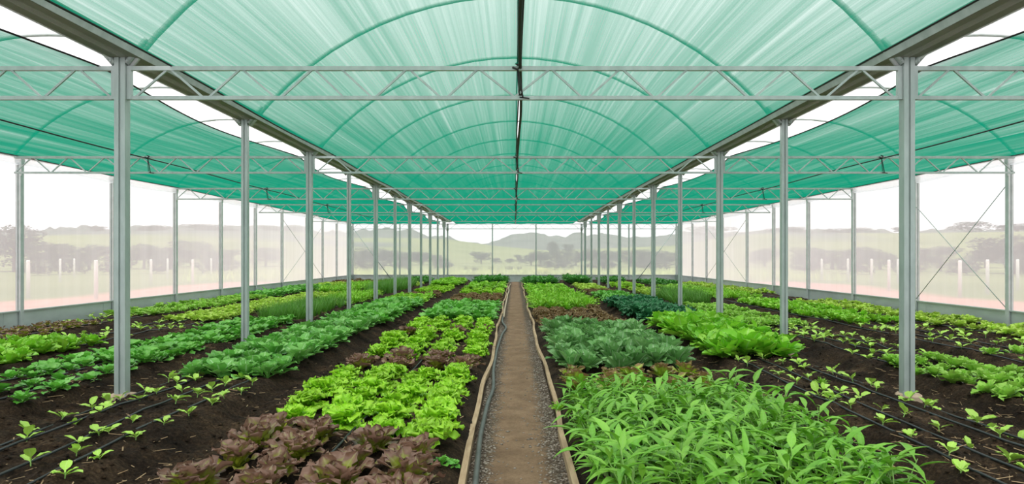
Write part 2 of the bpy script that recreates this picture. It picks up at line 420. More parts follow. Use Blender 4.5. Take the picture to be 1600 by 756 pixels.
# drip irrigation lines
def drip(x0, y0, y1, label, group, amp=.02):
    yy = np.linspace(y0, y1, int((y1-y0)/.3)+2); ph = rng.uniform(0, 6)
    xx = x0+amp*np.sin(yy*.7+ph)+amp*.5*np.sin(yy*1.9+ph)
    zz = soil_z(xx, yy); zz = np.convolve(np.pad(zz, 2, mode='edge'), np.ones(5)/5, 'valid')
    zz = np.maximum(zz+.016, soil_z(xx, yy)+.006)
    o = obj('drip_line', MB().tube(list(zip(xx, yy, zz)), .0105, 6), 'drip_tube', smooth=True)
    tag(o, label, 'drip line', group)
for s in (-1, 1):
    for i, x in enumerate((2.9, 3.2, 3.55, 3.8)):
        drip(s*x, 3.2, 14, f'thin black drip line through the seedlings {sname(s)}, {ORD[i]} from the path', f'drip lines among the seedlings {sname(s)}')
    for i, x in enumerate((4.85, 5.12, 5.42)):
        drip(s*x, 5.2, 18, f'black drip line just beyond the steel columns {sname(s)}, {ORD[i]} past the columns', f'drip lines beyond the columns {sname(s)}')
    for i, x in enumerate((6.5, 6.9, 7.3)):
        drip(s*(x+.1), 7.8, 22, f'black drip line in the fourth bed {sname(s)}, {ORD[i]} outward', f'drip lines in the fourth bed {sname(s)}')
    for i, x in enumerate((8.5, 8.95)):
        drip(s*x, 10.2, 25, f'black drip line in the bed beside the film wall {sname(s)}, {ORD[i]} outward', f'drip lines by the wall {sname(s)}')
drip(-1.22, 3.2, 9, 'black drip line running between the red lettuces beside the path', 'drip lines among the seedlings')

# ------------------------------------------------------------------ steel frame
S = 3.0; D0 = 2.19
def yk(k): return S*(D0+k)
def ztr(y): return EYE+U*(652+(680-652)*min(max((y/S-2.19)/6, -.3), 1))      # truss top / net level: the frame falls towards the viewer
COLX = 4.0
def make_column(k, s):
    y = yk(k); zt = ztr(y)+.083; even = k % 2 == 0
    r = empty('steel_column', (s*COLX, y, 0))
    w, d = (.055, .045) if even else (.046, .036)
    g = .010
    poly = [(-w, -d), (-g, -d), (-g, -d+.016), (g, -d+.016), (g, -d), (w, -d), (w, d), (-w, d)]
    obj('shaft', MB().prism(poly, 'z', .02, zt), 'galvanised', r)
    if k < 6:
        foot = MB(); kk = 10; rr = [.135*(1+.18*math.sin(j*2.3+k+s)) for j in range(kk)]
        ring = lambda sc, z: [(rr[j]*sc*cos(2*pi*j/kk), .8*rr[j]*sc*sin(2*pi*j/kk), z) for j in range(kk)]
        zf = max(.085, sz(s*COLX, y-.1)+.045); V = ring(1.05, -.05)+ring(1, zf)+ring(.8, zf+.02)
        foot.add(V, [(a*kk+j, a*kk+(j+1) % kk, (a+1)*kk+(j+1) % kk, (a+1)*kk+j) for a in (0, 1) for j in range(kk)]+[tuple(range(2*kk, 3*kk))])
        tagp = obj('footing', foot, 'concrete', r); tagp['label'] = 'rough concrete footing'
        obj('anchor_bolt', MB().tube([(s*-.075, -.07, zf), (s*-.075, -.07, zf+.055)], .009, 6), 'galvanised', r)
    if even:
        for q in (-1, 1):
            obj('end_plate', MB().box(q*(w+.002), q*(w+.045), -.022, .022, zt-.42, zt-.08), 'galvanised', r)
    for q in (-1, 1):
        mb = MB().tube([(q*.065, -.03, zt-.06), (q*.16, -.02, zt+.08), (q*.25, -.0, zt+.20)], .028, 8)
        obj('arch_socket', mb, 'galvanised', r, True)
        obj('socket_bolt', MB().tube([(q*.085, -.065, zt-.04), (q*.085, -.05, zt-.04)], .011, 6), 'galvanised', r)
    tag(r, f'galvanised steel column {sname(s)}, {ORD[k]} column back in its row, {"carrying a truss" if even else "without truss"}', 'column', f'steel columns {sname(s)}', 'thing')
    if k == 0: r['label'] = f'nearest tall galvanised steel column {sname(s)}, standing on a concrete footing'
for k in range(11):
    for s in (-1, 1): make_column(k, s)

# gutters: folded channel lying on the column heads
def gutter(s):
    prof = [(-.115, 0), (.185, 0), (.215, .065), (.24, .075), (.24, .088), (.20, .08), (.172, .012), (-.105, .012), (-.21, .055), (-.25, .15), (-.265, .15), (-.225, .045)]
    # inner side (towards the path) is +x in this profile for the side s<0
    mb = MB(); n = len(prof); yy = [0.5, 3.5, 6.57, 12.57, 18.6, 24.6, YEND+.15]; V = []
    for y in yy:
        for (a, b) in prof: V.append((s*COLX - s*a, y, ztr(y)+.085+b))
    Fc = [(i*n+j, i*n+(j+1) % n, (i+1)*n+(j+1) % n, (i+1)*n+j) for i in range(len(yy)-1) for j in range(n)]
    mb.add(V, Fc); r = empty('rain_gutter', (0, 0, 0)); obj('channel', mb, 'shaded_gutter_steel', r)
    pf = MB()
    V = []; p2 = [(.188, .004), (.2185, .066), (.223, .066), (.193, .002)]
    for y in yy:
        for (a, b) in p2: V.append((s*COLX - s*a, y, ztr(y)+.085+b))
    pf.add(V, [(i*4+j, i*4+(j+1) % 4, (i+1)*4+(j+1) % 4, (i+1)*4+j) for i in range(len(yy)-1) for j in range(4)])
    o = obj('side_flange', pf, 'galvanised', r); o['label'] = 'pale galvanised inner flange'
    tag(r, f'long folded steel gutter over the column row {sname(s)}', 'gutter', 'roof gutters', 'thing')
gutter(-1); gutter(1)

# trusses
P_TOP = .033
def truss_thing(x0, x1, y, segs, label, group, detail, scale=1.0):
    zt = ztr(y)-.02; zb = zt-.300
    r = empty('roof_truss', ((x0+x1)/2, y, zb)); off = Vector(r.location)
    L = lambda x, z: (x-off.x, 0, z-off.z)
    obj('top_chord', MB().bar(L(x0, zt), L(x1, zt), .042, .042), 'galvanised', r)
    obj('bottom_chord', MB().bar(L(x0, zb), L(x1, zb), .038, .038), 'galvanised', r)
    if detail:
        for (a, b) in segs:
            mb = MB().bar(L(a, zt-.015), L(b, zb+.015), .02, .018); obj('web_bar', mb, 'galvanised', r)
    else:
        mb = MB()
        for (a, b) in segs: mb.bar(L(a, zt-.015), L(b, zb+.015), .02, .018)
        obj('web_lattice', mb, 'galvanised', r)
    tag(r, label, 'truss', group, 'thing')
half = [(857, 805), (863, 908), (967, 921), (974, 1020), (1073, 1028), (1115, 1072), (1121, 1167), (1228, 1180), (1234, 1280), (1340, 1292), (1347, 1395)]
half = [((a-VX)*6.57/F, (b-VX)*6.57/F) for a, b in half]
full = half+[(-a, -b) for a, b in half]
def side_segs(x0, x1):
    out = []; n = 16; w = (x1-x0)/n
    for i in range(n):
        if i % 2 == 0: out.append((x0+w*(i+.92), x0+w*(i+.06)))
        else: out.append((x0+w*(i+.08), x0+w*(i+.94)))
    return out
for q, k in enumerate((0, 2, 4, 6, 8)):
    y = yk(k)
    truss_thing(-COLX+.1, COLX-.1, y, full, f'galvanised lattice truss spanning above the dirt path, {ORD[q]} truss from the viewer', 'trusses over the path bay', k < 6)
    for s in (-1, 1):
        a, b = sorted((s*(COLX+.1), s*(WALLX-.05)))
        truss_thing(a, b, y, side_segs(a, b), f'galvanised lattice truss from column to film wall {sname(s)}, {ORD[q]} from the viewer', f'trusses over the side bay {sname(s)}', k < 4)
truss_thing(-COLX, COLX, YEND-.05, full, 'galvanised lattice truss on top of the far end wall, above the dirt path', 'trusses over the path bay', False)
for s in (-1, 1):
    a, b = sorted((s*(COLX+.1), s*(WALLX-.05)))
    truss_thing(a, b, YEND-.05, side_segs(a, b), f'galvanised lattice truss on top of the far end wall {sname(s)}', f'trusses over the side bay {sname(s)}', False)

# arched roof hoops and the film over them
def arc(xa, xb, rise, n=22):
    c = (xb-xa)/2; R = (c*c+rise*rise)/(2*rise); xm = (xa+xb)/2; out = []
    a = math.asin(min(1, c/R))
    for i in range(n+1):
        t = -a+2*a*i/n; out.append((xm+R*sin(t), R*cos(t)-R+rise))
    return out
ARCS = [(-COLX+.07, COLX-.07, 1.93, 'over the dirt path'), (-WALLX, -COLX-.07, 1.35, 'over the side bay '+HOSE), (COLX+.07, WALLX, 1.35, 'over the side bay '+BARE)]
for xa, xb, rise, where in ARCS:
    q = 0
    for k in range(-1, 11):
        y = yk(k)+.02; zb = ztr(y)+.01
        pts = [(x, y, zb+z) for x, z in arc(xa, xb, rise)]
        o = obj('roof_hoop', MB().tube(pts, .030, 8), 'hoop_steel', smooth=True)
        tag(o, f'curved roof hoop {where}, {ORD[q]} from the viewer', 'hoop', f'roof hoops {where}', 'thing'); q += 1
mb = MB()
for xa, xb, rise, where in ARCS:
    A = arc(xa, xb, rise); yy = [-.5, 6, 12, 20, 30, YEND]; n = len(A)
    V = [(x, y, ztr(y)+.05+z) for y in yy for x, z in A]
    mb.add(V, [(i*n+j, i*n+j+1, (i+1)*n+j+1, (i+1)*n+j) for i in range(len(yy)-1) for j in range(n-1)])
structure(link('ceiling', mb.mesh('ceiling', 'film_roof', True)), 'clear plastic film over the roof hoops')

# shade nets
def net(xa_f, xb_f, label, sag=.03):
    yy = np.arange(-.6, YEND+.01, .3); nx = 26; V = []
    for y in yy:
        a, b = xa_f(y), xb_f(y); ph = ((y/S-D0) % 2)/2
        for i in range(nx+1):
            u = i/nx; x = a+(b-a)*u
            z = ztr(y)+.012-sag*math.sin(pi*ph)**2*(.6+.4*math.sin(5*x))+.004*math.sin(11*x)
            V.append((x, y, z))
    n = nx+1; ny = len(yy)
    Fq = [(i*n+j, i*n+j+1, (i+1)*n+j+1, (i+1)*n+j) for i in range(ny-1) for j in range(nx)]
    r = empty('shade_net', (0, 0, 0)); mb = MB().add(V, Fq)
    link('net_sheet', mb.mesh('net_sheet', 'shade_net', True), r)
    V = np.array(V).reshape(ny, n, 3)
    for e in (0, nx):
        obj('edge_cord', MB().tube([tuple(p+np.array([0, 0, -.006])) for p in V[:, e]], .010, 5), 'black_cord', r, True)['label'] = 'black edge cord'
    tag(r, label, 'shade net', 'green shade nets', 'thing'); return r
scal = lambda y, s: .30*abs(math.sin(pi*((y/S-D0)/2)))**1.0
net(lambda y: -3.49, lambda y: .045+.008*math.sin(y*1.1), 'green shade net over the hose half of the path bay')
net(lambda y: .072+.008*math.sin(y*.8), lambda y: 3.49, 'green shade net over the path bay half opposite the hose')
net(lambda y: -WALLX+.12, lambda y: -4.22-scal(y, -1), 'green shade net over the side bay on the hose side')
net(lambda y: 4.22+scal(y, 1), lambda y: WALLX-.12, 'green shade net over the side bay opposite the hose')

# support wires and ties below the nets
def wire(x, label, r=.012, wob=.0, dz=-.05):
    yy = np.arange(0, YEND, .5)
    o = obj('support_wire', MB().tube([(x+wob*math.sin(y*1.3), y, ztr(y)+dz+.01*math.sin(y)) for y in yy], r, 5), 'black_cord', smooth=True)
    tag(o, label, 'wire', 'wires under the nets')
wire(.028, 'straight black wire under the net joint above the dirt path', .008, .004, .02)
yy = np.arange(0, YEND, .35)
o = obj('irrigation_pipe', MB().tube([(.066+.03*math.sin(y*.9)*max(.35, 1-y/20), y, ztr(y)-.025-.012*math.sin(y*1.7)) for y in yy], .018, 7), 'black_cord', smooth=True)
tag(o, 'black wavy hose laced along the net joint above the dirt path', 'hose')
wire(-7.13, 'black support wire under the side net on the hose side')
wire(7.13, 'black support wire under the side net opposite the hose')
for q, k in enumerate((0, 2, 4, 6)):
    y = yk(k); z = ztr(y)
    for x, w in ((-7.13, HOSE), (7.13, BARE), (.03, 'above the dirt path')):
        if k == 0 and abs(x) > 1: continue
        mb = MB(); mb.tube([(x-.05, y-.05, z-.02), (x, y-.055, z-.045), (x+.03, y-.05, z-.01), (x-.02, y-.05, z+.02)], .012, 6)
        mb.tube([(x, y-.045, z-.03), (x+.03, y-.05, z-.18), (x+.055, y-.05, z-.33)], .008, 5)
        mb.tube([(x, y-.045, z-.03), (x+.005, y-.05, z-.15), (x+.02, y-.05, z-.30)], .006, 5)
        mb.tube([(x+.02, y-.04, z-.32), (x+.12, y-.045, z-.335)], .007, 5)
        tag(obj('wire_tie', mb, 'black_cord', smooth=True), f'black knotted tie hanging on the {ORD[q]} truss {w}', 'tie', 'knotted ties on the trusses')

# ------------------------------------------------------------------ side walls, end wall
def wall_film(name, x, s):
    yy = np.linspace(3, YEND, 60); V = []; zs = np.linspace(.42, 1, 7)
    for y in yy:
        zt = ztr(y)+.02
        for t in np.linspace(0, 1, 7):
            V.append((x+s*(.02+.012*math.sin(y*2.1)*math.sin(t*pi)), y, .42+(zt-.42)*t))
    n = 7; Fq = [(i*n+j, i*n+j+1, (i+1)*n+j+1, (i+1)*n+j) for i in range(len(yy)-1) for j in range(n-1)]
    structure(link(name, MB().add(V, Fq).mesh(name, 'film_wall', True)), 'milky plastic film wall')
wall_film('wall_left', -WALLX-.06, -1); wall_film('wall_right', WALLX+.06, 1)
V = [(x, YEND+.06+.01*math.sin(x*2), .42+(ztr(YEND)-.42)*t) for x in np.linspace(-WALLX-.06, WALLX+.06, 40) for t in (0, .33, .66, 1)]
structure(link('wall_back', MB().add(V, [(i*4+j, i*4+j+1, (i+1)*4+j+1, (i+1)*4+j) for i in range(39) for j in range(3)]).mesh('wall_back', 'film_end', True)), 'milky plastic film end wall')
def skirt(name, x, s):
    mb = MB(); y0 = 3.0
    posts = [3290*U/(off/F)*1.0 for off in (773,)]
    mb.box(min(x, x+s*.02), max(x, x+s*.02), 3, YEND, -.1, .42)
    mb.box(min(x-s*.035, x+s*.03), max(x-s*.035, x+s*.03), 3, YEND, .42, .445)
    for y in np.arange(6, YEND, S): mb.box(min(x-s*.006, x), max(x-s*.006, x), y+.35, y+.37, 0, .42)
    structure(obj(name, mb, 'galvanised_sheet'), 'dented galvanised sheet skirt along the film wall')
skirt('baseboard_left', -WALLX, -1); skirt('baseboard_right', WALLX, 1)
structure(obj('baseboard_back', MB().box(-WALLX, WALLX, YEND, YEND+.03, -.1, .42).box(-WALLX, WALLX, YEND-.04, YEND+.04, .42, .45), 'galvanised_sheet'), 'galvanised sheet skirt along the end wall')
def wall_post(s, i, y, w=.10):
    r = empty('wall_post', (s*WALLX, y, 0)); zt = ztr(y)-.0
    poly = [(-.05, -.045), (-.012, -.045), (-.012, -.028), (.012, -.028), (.012, -.045), (.05, -.045), (.05, .045), (-.05, .045)]
    obj('shaft', MB().prism([(a, b) for a, b in poly], 'z', -.05, zt), 'wall_steel', r)
    if i % 2 == 0:
        obj('end_plate', MB().box(-s*.05-.02, -s*.05+.02, -.05, -.01, zt-.36, zt-.01), 'wall_steel', r)
    obj('post_bracket', MB().box(-.062, .062, -.052, .052, zt-.10, zt-.02), 'wall_steel', r)
    tag(r, f'galvanised film wall post {sname(s)}, {ORD[i]} one back from the viewer', 'post', f'film wall posts {sname(s)}', 'thing')
offs = [773, 628, 530, 459, 405, 363.5, 325, 300, 278]
for s in (-1, 1):
    for i, off in enumerate(offs): wall_post(s, i, WALLX*F/off)
    # eave rail
    yy = [3, 6.57, 12.57, 18.6, 24.6, YEND]
    mb = MB().tube([(s*(WALLX-.02), y, ztr(y)+.03) for y in yy], .035, 8)
    tag(obj('eave_rail', mb, 'galvanised', smooth=True), f'galvanised eave pipe along the top of the film wall {sname(s)}', 'rail', 'eave rails', 'thing')
    mb = MB()
    V = []; 
    for y in np.linspace(3, YEND, 40):
        zt = ztr(y); V += [(s*(WALLX+.05), y, zt+.05), (s*(WALLX-.06), y, zt-.02+.012*math.sin(y*1.4)), (s*(WALLX-.055), y, zt-.15+.03*math.sin(y*1.05)), (s*(WALLX+.03), y, zt-.17+.03*math.sin(y*1.05))]
    mb.add(V, [(i*4+j, i*4+j+1, (i+1)*4+j+1, (i+1)*4+j) for i in range(39) for j in range(3)])
    tag(link('film_flap', mb.mesh('film_flap', 'film_wall', True)), f'loose white film flap folded over the eave {sname(s)}', 'film flap', 'eave film flaps', 'thing')
for i, px in enumerate((625, 699.5, 769.5, 837.5, 908.5, 982.5)):
    x = (px-VX)*YEND/F; r = empty('gable_post', (x, YEND-.03, 0)); thick = .045 if i in (1, 4) else .035
    big = i in (1, 4)
    obj('shaft', MB().box(-thick, thick, -.05, .03, -.05, ztr(YEND)), 'galvanised', r)
    if big: obj('downpipe_collar', MB().tube([(0, -.09, ztr(YEND)-.42), (0, -.09, ztr(YEND)-.02)], .07, 10), 'galvanised', r, True)
    tag(r, f'slim post of the far end wall, {ORD[i]} of six counted from the hose side', 'post', 'end wall posts', 'thing')
for s in (-1, 1):
    r = empty('corner_post', (s*(WALLX-.05), YEND-.06, 0)); obj('shaft', MB().box(-.07, .07, -.05, .05, -.05, ztr(YEND)), 'galvanised', r)
    tag(r, f'thick corner post where the end wall meets the film wall {sname(s)}', 'post', 'corner posts', 'thing')
def rod(a, b, label, group, r=.009):
    tag(obj('brace_rod', MB().tube([a, b], r, 6), 'galvanised', smooth=True), label, 'brace', group, 'thing')
yA, yB = WALLX*F/offs[0], WALLX*F/offs[1]
for (w, p) in (('rising away from the viewer', (.45, 2.75)), ('falling away from the viewer', (2.95, .45))):
    rod((WALLX-.03, yA, p[0]), (WALLX-.03, yB, p[1]), f'thin crossed brace rod on the near film wall, {w}', 'crossed rods on the film wall')
yC, yD = WALLX*F/offs[5], WALLX*F/offs[7]
for s in (-1, 1):
    for w, (p, q) in (('rising towards the end wall', (.45, 3.1)), ('falling towards the end wall', (3.1, .45))):
        rod((s*(WALLX-.03), yC, p), (s*(WALLX-.03), yD, q), f'crossed brace rod near the far corner {sname(s)}, {w}', 'crossed rods near the far corners')
    x1 = s*(WALLX-.12); x2 = s*7.35
    rod((x1, YEND-.08, 3.2), (x2, YEND-.08, .1), f'slanting brace rod on the far end wall {sname(s)}', 'end wall brace rods', .024)

# ------------------------------------------------------------------ plants
def prof_oval(t, tp=.0, pw=.12):
    q = np.clip((t-tp)/(1-tp), 0, 1)**.85; return np.maximum(np.sqrt(np.clip(1-(2*q-1)**2, 0, 1)), np.where(t <= tp+.06, pw, 0))
def prof_obov(t): return (.22+.78*np.clip(t, 0, 1)**.9)*np.sqrt(np.clip(1-t**7, 0, 1))
def prof_lance(t, tp=.0, pw=.1):
    q = np.clip((t-tp)/(1-tp), 0, 1); return np.maximum(np.sin(pi*q**.6)*(1-.25*q), np.where(t < tp+.05, pw, 0))
def prof_blade(t): return np.clip(1-t**2.2, 0, 1)
class Plant:
    def __init__(s, seed): s.V = []; s.Q = []; s.UV = []; s.R = []; s.n = 0; s.g = np.random.default_rng(seed)
    def leaf(s, az, L, W, prof, a0, a1, n=6, m=4, cup=.25, ruf=0, rf=2.5, scal=0, p=1.2, org=(0, 0, 0), roll=0, rnd=None):
        g = s.g; t = np.linspace(0, 1, n+1); ang = a0+(a1-a0)*t**p
        tm = (ang[:-1]+ang[1:])/2; r = np.concatenate([[0], np.cumsum(np.cos(tm))])*L/n; z = np.concatenate([[0], np.cumsum(np.sin(tm))])*L/n
        w = W*prof(t); u = np.linspace(-1, 1, m+1); T, Uu = np.meshgrid(t, u, indexing='ij')
        ph = g.uniform(0, 1, 4); au = np.abs(Uu)
        off = cup*w[:, None]*Uu**2+roll*w[:, None]*Uu
        if ruf:
            off = off+ruf*(au**1.4*np.sin(2*pi*(rf*T+ph[0]+.3*np.sign(Uu)))+.55*T**2*np.sin(2*pi*(1.3*rf*.5*Uu+ph[1]))+.35*au*np.sin(2*pi*(2.3*rf*T+ph[2])))*np.clip(T*2, 0, 1)
        Y = w[:, None]*Uu*(1+scal*np.sin(2*pi*(rf*1.8*T+ph[3]))*au)
        bend = g.normal(0, .12)*L*T**2
        X = r[:, None]-np.sin(ang)[:, None]*off; Z = z[:, None]+np.cos(ang)[:, None]*off; Y = Y+bend
        if scal: X = X+scal*W*.5*np.sin(2*pi*(rf*Uu*.7+ph[1]))*T**3
        ca, sa = cos(az), sin(az)
        V = np.stack([org[0]+X*ca-Y*sa, org[1]+X*sa+Y*ca, org[2]+Z], -1).reshape(-1, 3)
        I = np.arange(len(V)).reshape(n+1, m+1)+s.n
        s.Q.append(np.stack([I[:-1, :-1], I[1:, :-1], I[1:, 1:], I[:-1, 1:]], -1).reshape(-1, 4))
        s.V.append(V); s.UV.append(np.stack([Uu*.5+.5, T], -1).reshape(-1, 2)); s.R.append(np.full(len(V), g.random() if rnd is None else rnd)); s.n += len(V)
        return org[0]+r[-1]*ca, org[1]+r[-1]*sa, org[2]+z[-1]
    def mesh(s, name, mat):
        V = np.concatenate(s.V); Q = np.concatenate(s.Q); me = np_mesh(name, V, Q, mat)
        uv = me.uv_layers.new(name='UVMap'); li = np.empty(len(me.loops), np.int32); me.loops.foreach_get('vertex_index', li)
        uv.data.foreach_set('uv', np.concatenate(s.UV)[li].astype(np.float32).ravel())
        a = me.attributes.new('rnd', 'FLOAT', 'POINT'); a.data.foreach_set('value', np.concatenate(s.R).astype(np.float32)); return me
def rosette(seed, layers, prof, **kw):
    p = Plant(seed); a = seed*1.3
    for (cnt, L, W, e0, e1) in layers:
        for i in range(cnt):
            a += 2.39996+p.g.normal(0, .15); q = p.g.uniform(.82, 1.15); de = p.g.normal(0, .1)
            p.leaf(a, L*q, W*q*p.g.uniform(.9, 1.1), prof, e0+de, e1+de, org=(p.g.normal(0, .006), p.g.normal(0, .006), p.g.uniform(0, .012)), roll=p.g.normal(0, .12), **kw)
    return p
def stemmed(seed, stems, H, nl, L, W, spread):
    p = Plant(seed); g = p.g; st = MB()
    for i in range(stems):
        az = 2*pi*i/stems+g.normal(0, .4); tilt = g.uniform(.05, spread); h = H*g.uniform(.75, 1.15)
        pts = []
        for q in range(6):
            t = q/5; rr = h*t*math.sin(tilt+.35*tilt*t); pts.append((rr*cos(az), rr*sin(az), h*t*cos(tilt)))
        st.tube(pts, [.0055-.0007*q for q in range(6)], 5, False)
        for j in range(nl):
            t = .18+.82*(j+.5)/nl; k = min(int(t*5), 4); f = t*5-k
            o = tuple(pts[k][c]*(1-f)+pts[k+1][c]*f for c in range(3))
            la = az+j*2.4+g.normal(0, .4); e = g.uniform(.25, .95)*(1 if t < .8 else 1.25)
            p.leaf(la, L*g.uniform(.75, 1.15), W*g.uniform(.8, 1.2), lambda t: prof_lance(t, .16, .10), e, e-g.uniform(.5, 1.5), n=6, m=2, cup=.45, org=o, p=1.0)
    return p, st

PROTO = {}
def proto(key, name, mat, plants, stems=None, cat=None):
    L = []
    for i, p in enumerate(plants):
        o = bpy.data.objects.new(name, p.mesh(name, mat)) if stems is None else bpy.data.objects.new(name, None)
        if stems is not None:
            me = p.mesh('foliage', mat); sm = fixn(stems[i].mesh('stem', 'stem_green', True)); L.append((name, (me, sm)))
        else:
            L.append((name, (o.data,))); bpy.data.objects.remove(o)
    PROTO[key] = L
def R(d): return radians(d)
fr = dict(n=10, m=12, ruf=.020, rf=4.3, scal=.18, cup=.08)
proto('frilly', 'frilly_lettuce', 'leaf_lime', [rosette(i+1, [(11, .20, .08, R(38), R(-30)), (13, .20, .08, R(62), R(0)), (12, .18, .07, R(76), R(35)), (8, .13, .055, R(86), R(66))], prof_obov, **fr) for i in range(5)])
proto('red', 'red_lettuce', 'leaf_red', [rosette(i+11, [(7, .22, .070, R(30), R(-5)), (8, .22, .072, R(52), R(22)), (8, .20, .066, R(68), R(50)), (5, .15, .05, R(82), R(74))], prof_obov, n=10, m=10, ruf=.017, rf=1.9, scal=.20, cup=.26) for i in range(5)])
proto('redgreen', 'red_edged_lettuce', 'leaf_redgreen', [rosette(i+16, [(7, .20, .065, R(32), R(5)), (7, .20, .065, R(55), R(30)), (5, .17, .05, R(74), R(60))], prof_obov, n=7, m=6, ruf=.013, rf=1.4, scal=.12, cup=.30) for i in range(3)])
proto('moss', 'brown_lettuce', 'leaf_brown', [rosette(i+21, [(12, .20, .075, R(15), R(0)), (12, .18, .07, R(40), R(18)), (12, .15, .06, R(65), R(45))], prof_obov, **fr) for i in range(3)])
pe = lambda tp, pw=.1: (lambda t: prof_oval(t, tp, pw))
proto('collard', 'young_cabbage', 'leaf_collard', [rosette(i+31, [(6, .20, .056, R(42), R(-2)), (7, .21, .060, R(60), R(24)), (5, .18, .052, R(74), R(48)), (3, .11, .03, R(84), R(68))], pe(.40, .08), n=8, m=6, ruf=.007, cup=.30) for i in range(5)])
proto('blue', 'collard_plant', 'leaf_blue', [rosette(i+41, [(7, .27, .062, R(48), R(0)), (8, .31, .066, R(66), R(34)), (7, .30, .06, R(78), R(58)), (4, .2, .04, R(85), R(74))], pe(.40, .08), n=9, m=6, ruf=.007, cup=.38, rf=2) for i in range(5)])
proto('choy', 'mustard_green', 'leaf_choy', [rosette(i+51, [(6, .30, .080, R(30), R(5)), (7, .32, .085, R(52), R(28)), (6, .30, .075, R(70), R(52)), (3, .2, .05, R(84), R(74))], pe(.25, .14), n=8, m=6, ruf=.014, cup=.30, rf=1.8) for i in range(5)])
proto('spinach', 'spinach_plant', 'leaf_spinach', [rosette(i+61, [(5, .15, .045, R(25), R(-8)), (6, .16, .05, R(48), R(12)), (5, .13, .04, R(68), R(40))], pe(.35), n=6, m=4, ruf=.007, cup=.25) for i in range(4)])
proto('spinachbig', 'leaf_spinach_plant', 'leaf_spinach', [rosette(i+66, [(7, .24, .07, R(25), R(-8)), (8, .25, .075, R(50), R(15)), (6, .22, .06, R(70), R(45))], pe(.3), n=6, m=4, ruf=.012, cup=.2) for i in range(4)])
proto('small', 'green_lettuce', 'leaf_butter', [rosette(i+71, [(7, .13, .05, R(25), R(5)), (7, .125, .05, R(48), R(28)), (5, .10, .04, R(70), R(55))], prof_obov, n=5, m=4, ruf=.010, rf=1.5, cup=.25) for i in range(4)])
proto('smally', 'yellow_lettuce', 'leaf_yellowlet', [rosette(i+71, [(7, .13, .05, R(25), R(5)), (7, .125, .05, R(48), R(28)), (5, .10, .04, R(70), R(55))], prof_obov, n=5, m=4, ruf=.010, rf=1.5, cup=.25) for i in range(4)])
proto('smallb', 'butter_lettuce', 'leaf_butter', [rosette(i+71, [(7, .13, .05, R(25), R(5)), (7, .125, .05, R(48), R(28)), (5, .10, .04, R(70), R(55))], prof_obov, n=5, m=4, ruf=.010, rf=1.5, cup=.25) for i in range(4)])
proto('smallw', 'pale_lettuce', 'leaf_yellowlet', [rosette(i+71, [(7, .13, .05, R(25), R(5)), (7, .125, .05, R(48), R(28)), (5, .10, .04, R(70), R(55))], prof_obov, n=5, m=4, ruf=.010, rf=1.5, cup=.25) for i in range(4)])
proto('fresh', 'leaf_lettuce', 'leaf_fresh', [rosette(i+76, [(8, .19, .06, R(30), R(8)), (9, .20, .065, R(52), R(32)), (7, .17, .05, R(72), R(58))], prof_obov, n=5, m=4, ruf=.012, rf=1.6, cup=.25) for i in range(4)])
proto('mizuna', 'endive_plant', 'leaf_fresh', [rosette(i+81, [(12, .28, .030, R(40), R(-5)), (14, .30, .032, R(60), R(20)), (10, .28, .028, R(78), R(55))], lambda t: prof_lance(t, .1, .25), n=7, m=4, ruf=.012, rf=3, scal=.35, cup=.2) for i in range(3)])
proto('kale', 'curly_kale', 'leaf_dark', [rosette(i+91, [(9, .26, .075, R(28), R(-20)), (10, .27, .08, R(50), R(5)), (9, .25, .07, R(68), R(35)), (6, .18, .05, R(82), R(65))], pe(.3), n=8, m=8, ruf=.026, rf=3.2, scal=.2, cup=.1) for i in range(4)])
proto('deep', 'beet_plant', 'leaf_deep', [rosette(i+101, [(8, .30, .05, R(45), R(15)), (9, .33, .055, R(65), R(35)), (7, .30, .05, R(80), R(60))], pe(.4), n=6, m=4, ruf=.010, cup=.2) for i in range(3)])
proto('redyoung', 'red_seedling', 'leaf_red', [rosette(i+111, [(5, .10, .04, R(25), R(5)), (5, .10, .04, R(50), R(35)), (3, .07, .03, R(72), R(60))], prof_obov, n=5, m=4, ruf=.006, rf=1.4, cup=.28) for i in range(3)])
def seedling(i):
    p = Plant(120+i); k = 3+i % 4; a = i*1.1; st = MB(); h = p.g.uniform(.025, .045)
    st.tube([(0, 0, -.02), (.002, .001, h*.5), (0, 0, h)], [.004, .0035, .003], 5, False)
    for j in range(k):
        a += 2.2+p.g.normal(0, .4); e = R(p.g.uniform(22, 62)); q = p.g.uniform(.65, 1.15)
        p.leaf(a, .095*q, .026*q, pe(.22, .14), e, e-R(p.g.uniform(5, 50)), n=6, m=4, cup=.3, org=(0, 0, h*p.g.uniform(.4, 1)), ruf=.003)
    return p, st
SD = [seedling(i) for i in range(8)]
proto('seedling', 'lettuce_seedling', 'leaf_seedling', [a for a, b in SD], [b for a, b in SD])
WS = [stemmed(140+i, 6, .29, 7, .215, .023, .6) for i in range(6)]
proto('long', 'water_spinach', 'leaf_long', [a for a, b in WS], [b for a, b in WS])
def chive(i):
    p = Plant(160+i)
    for j in range(42):
        a = p.g.uniform(0, 6.28); rr = .035*sqrt(p.g.random()); e = R(p.g.uniform(62, 88)); L = p.g.uniform(.2, .36)
        p.leaf(a, L, .0035, prof_blade, e, e-R(p.g.uniform(5, 40)), n=4, m=1, cup=0, org=(rr*cos(a), rr*sin(a), 0))
    return p
proto('chive', 'chive_clump', 'leaf_chive', [chive(i) for i in range(4)])

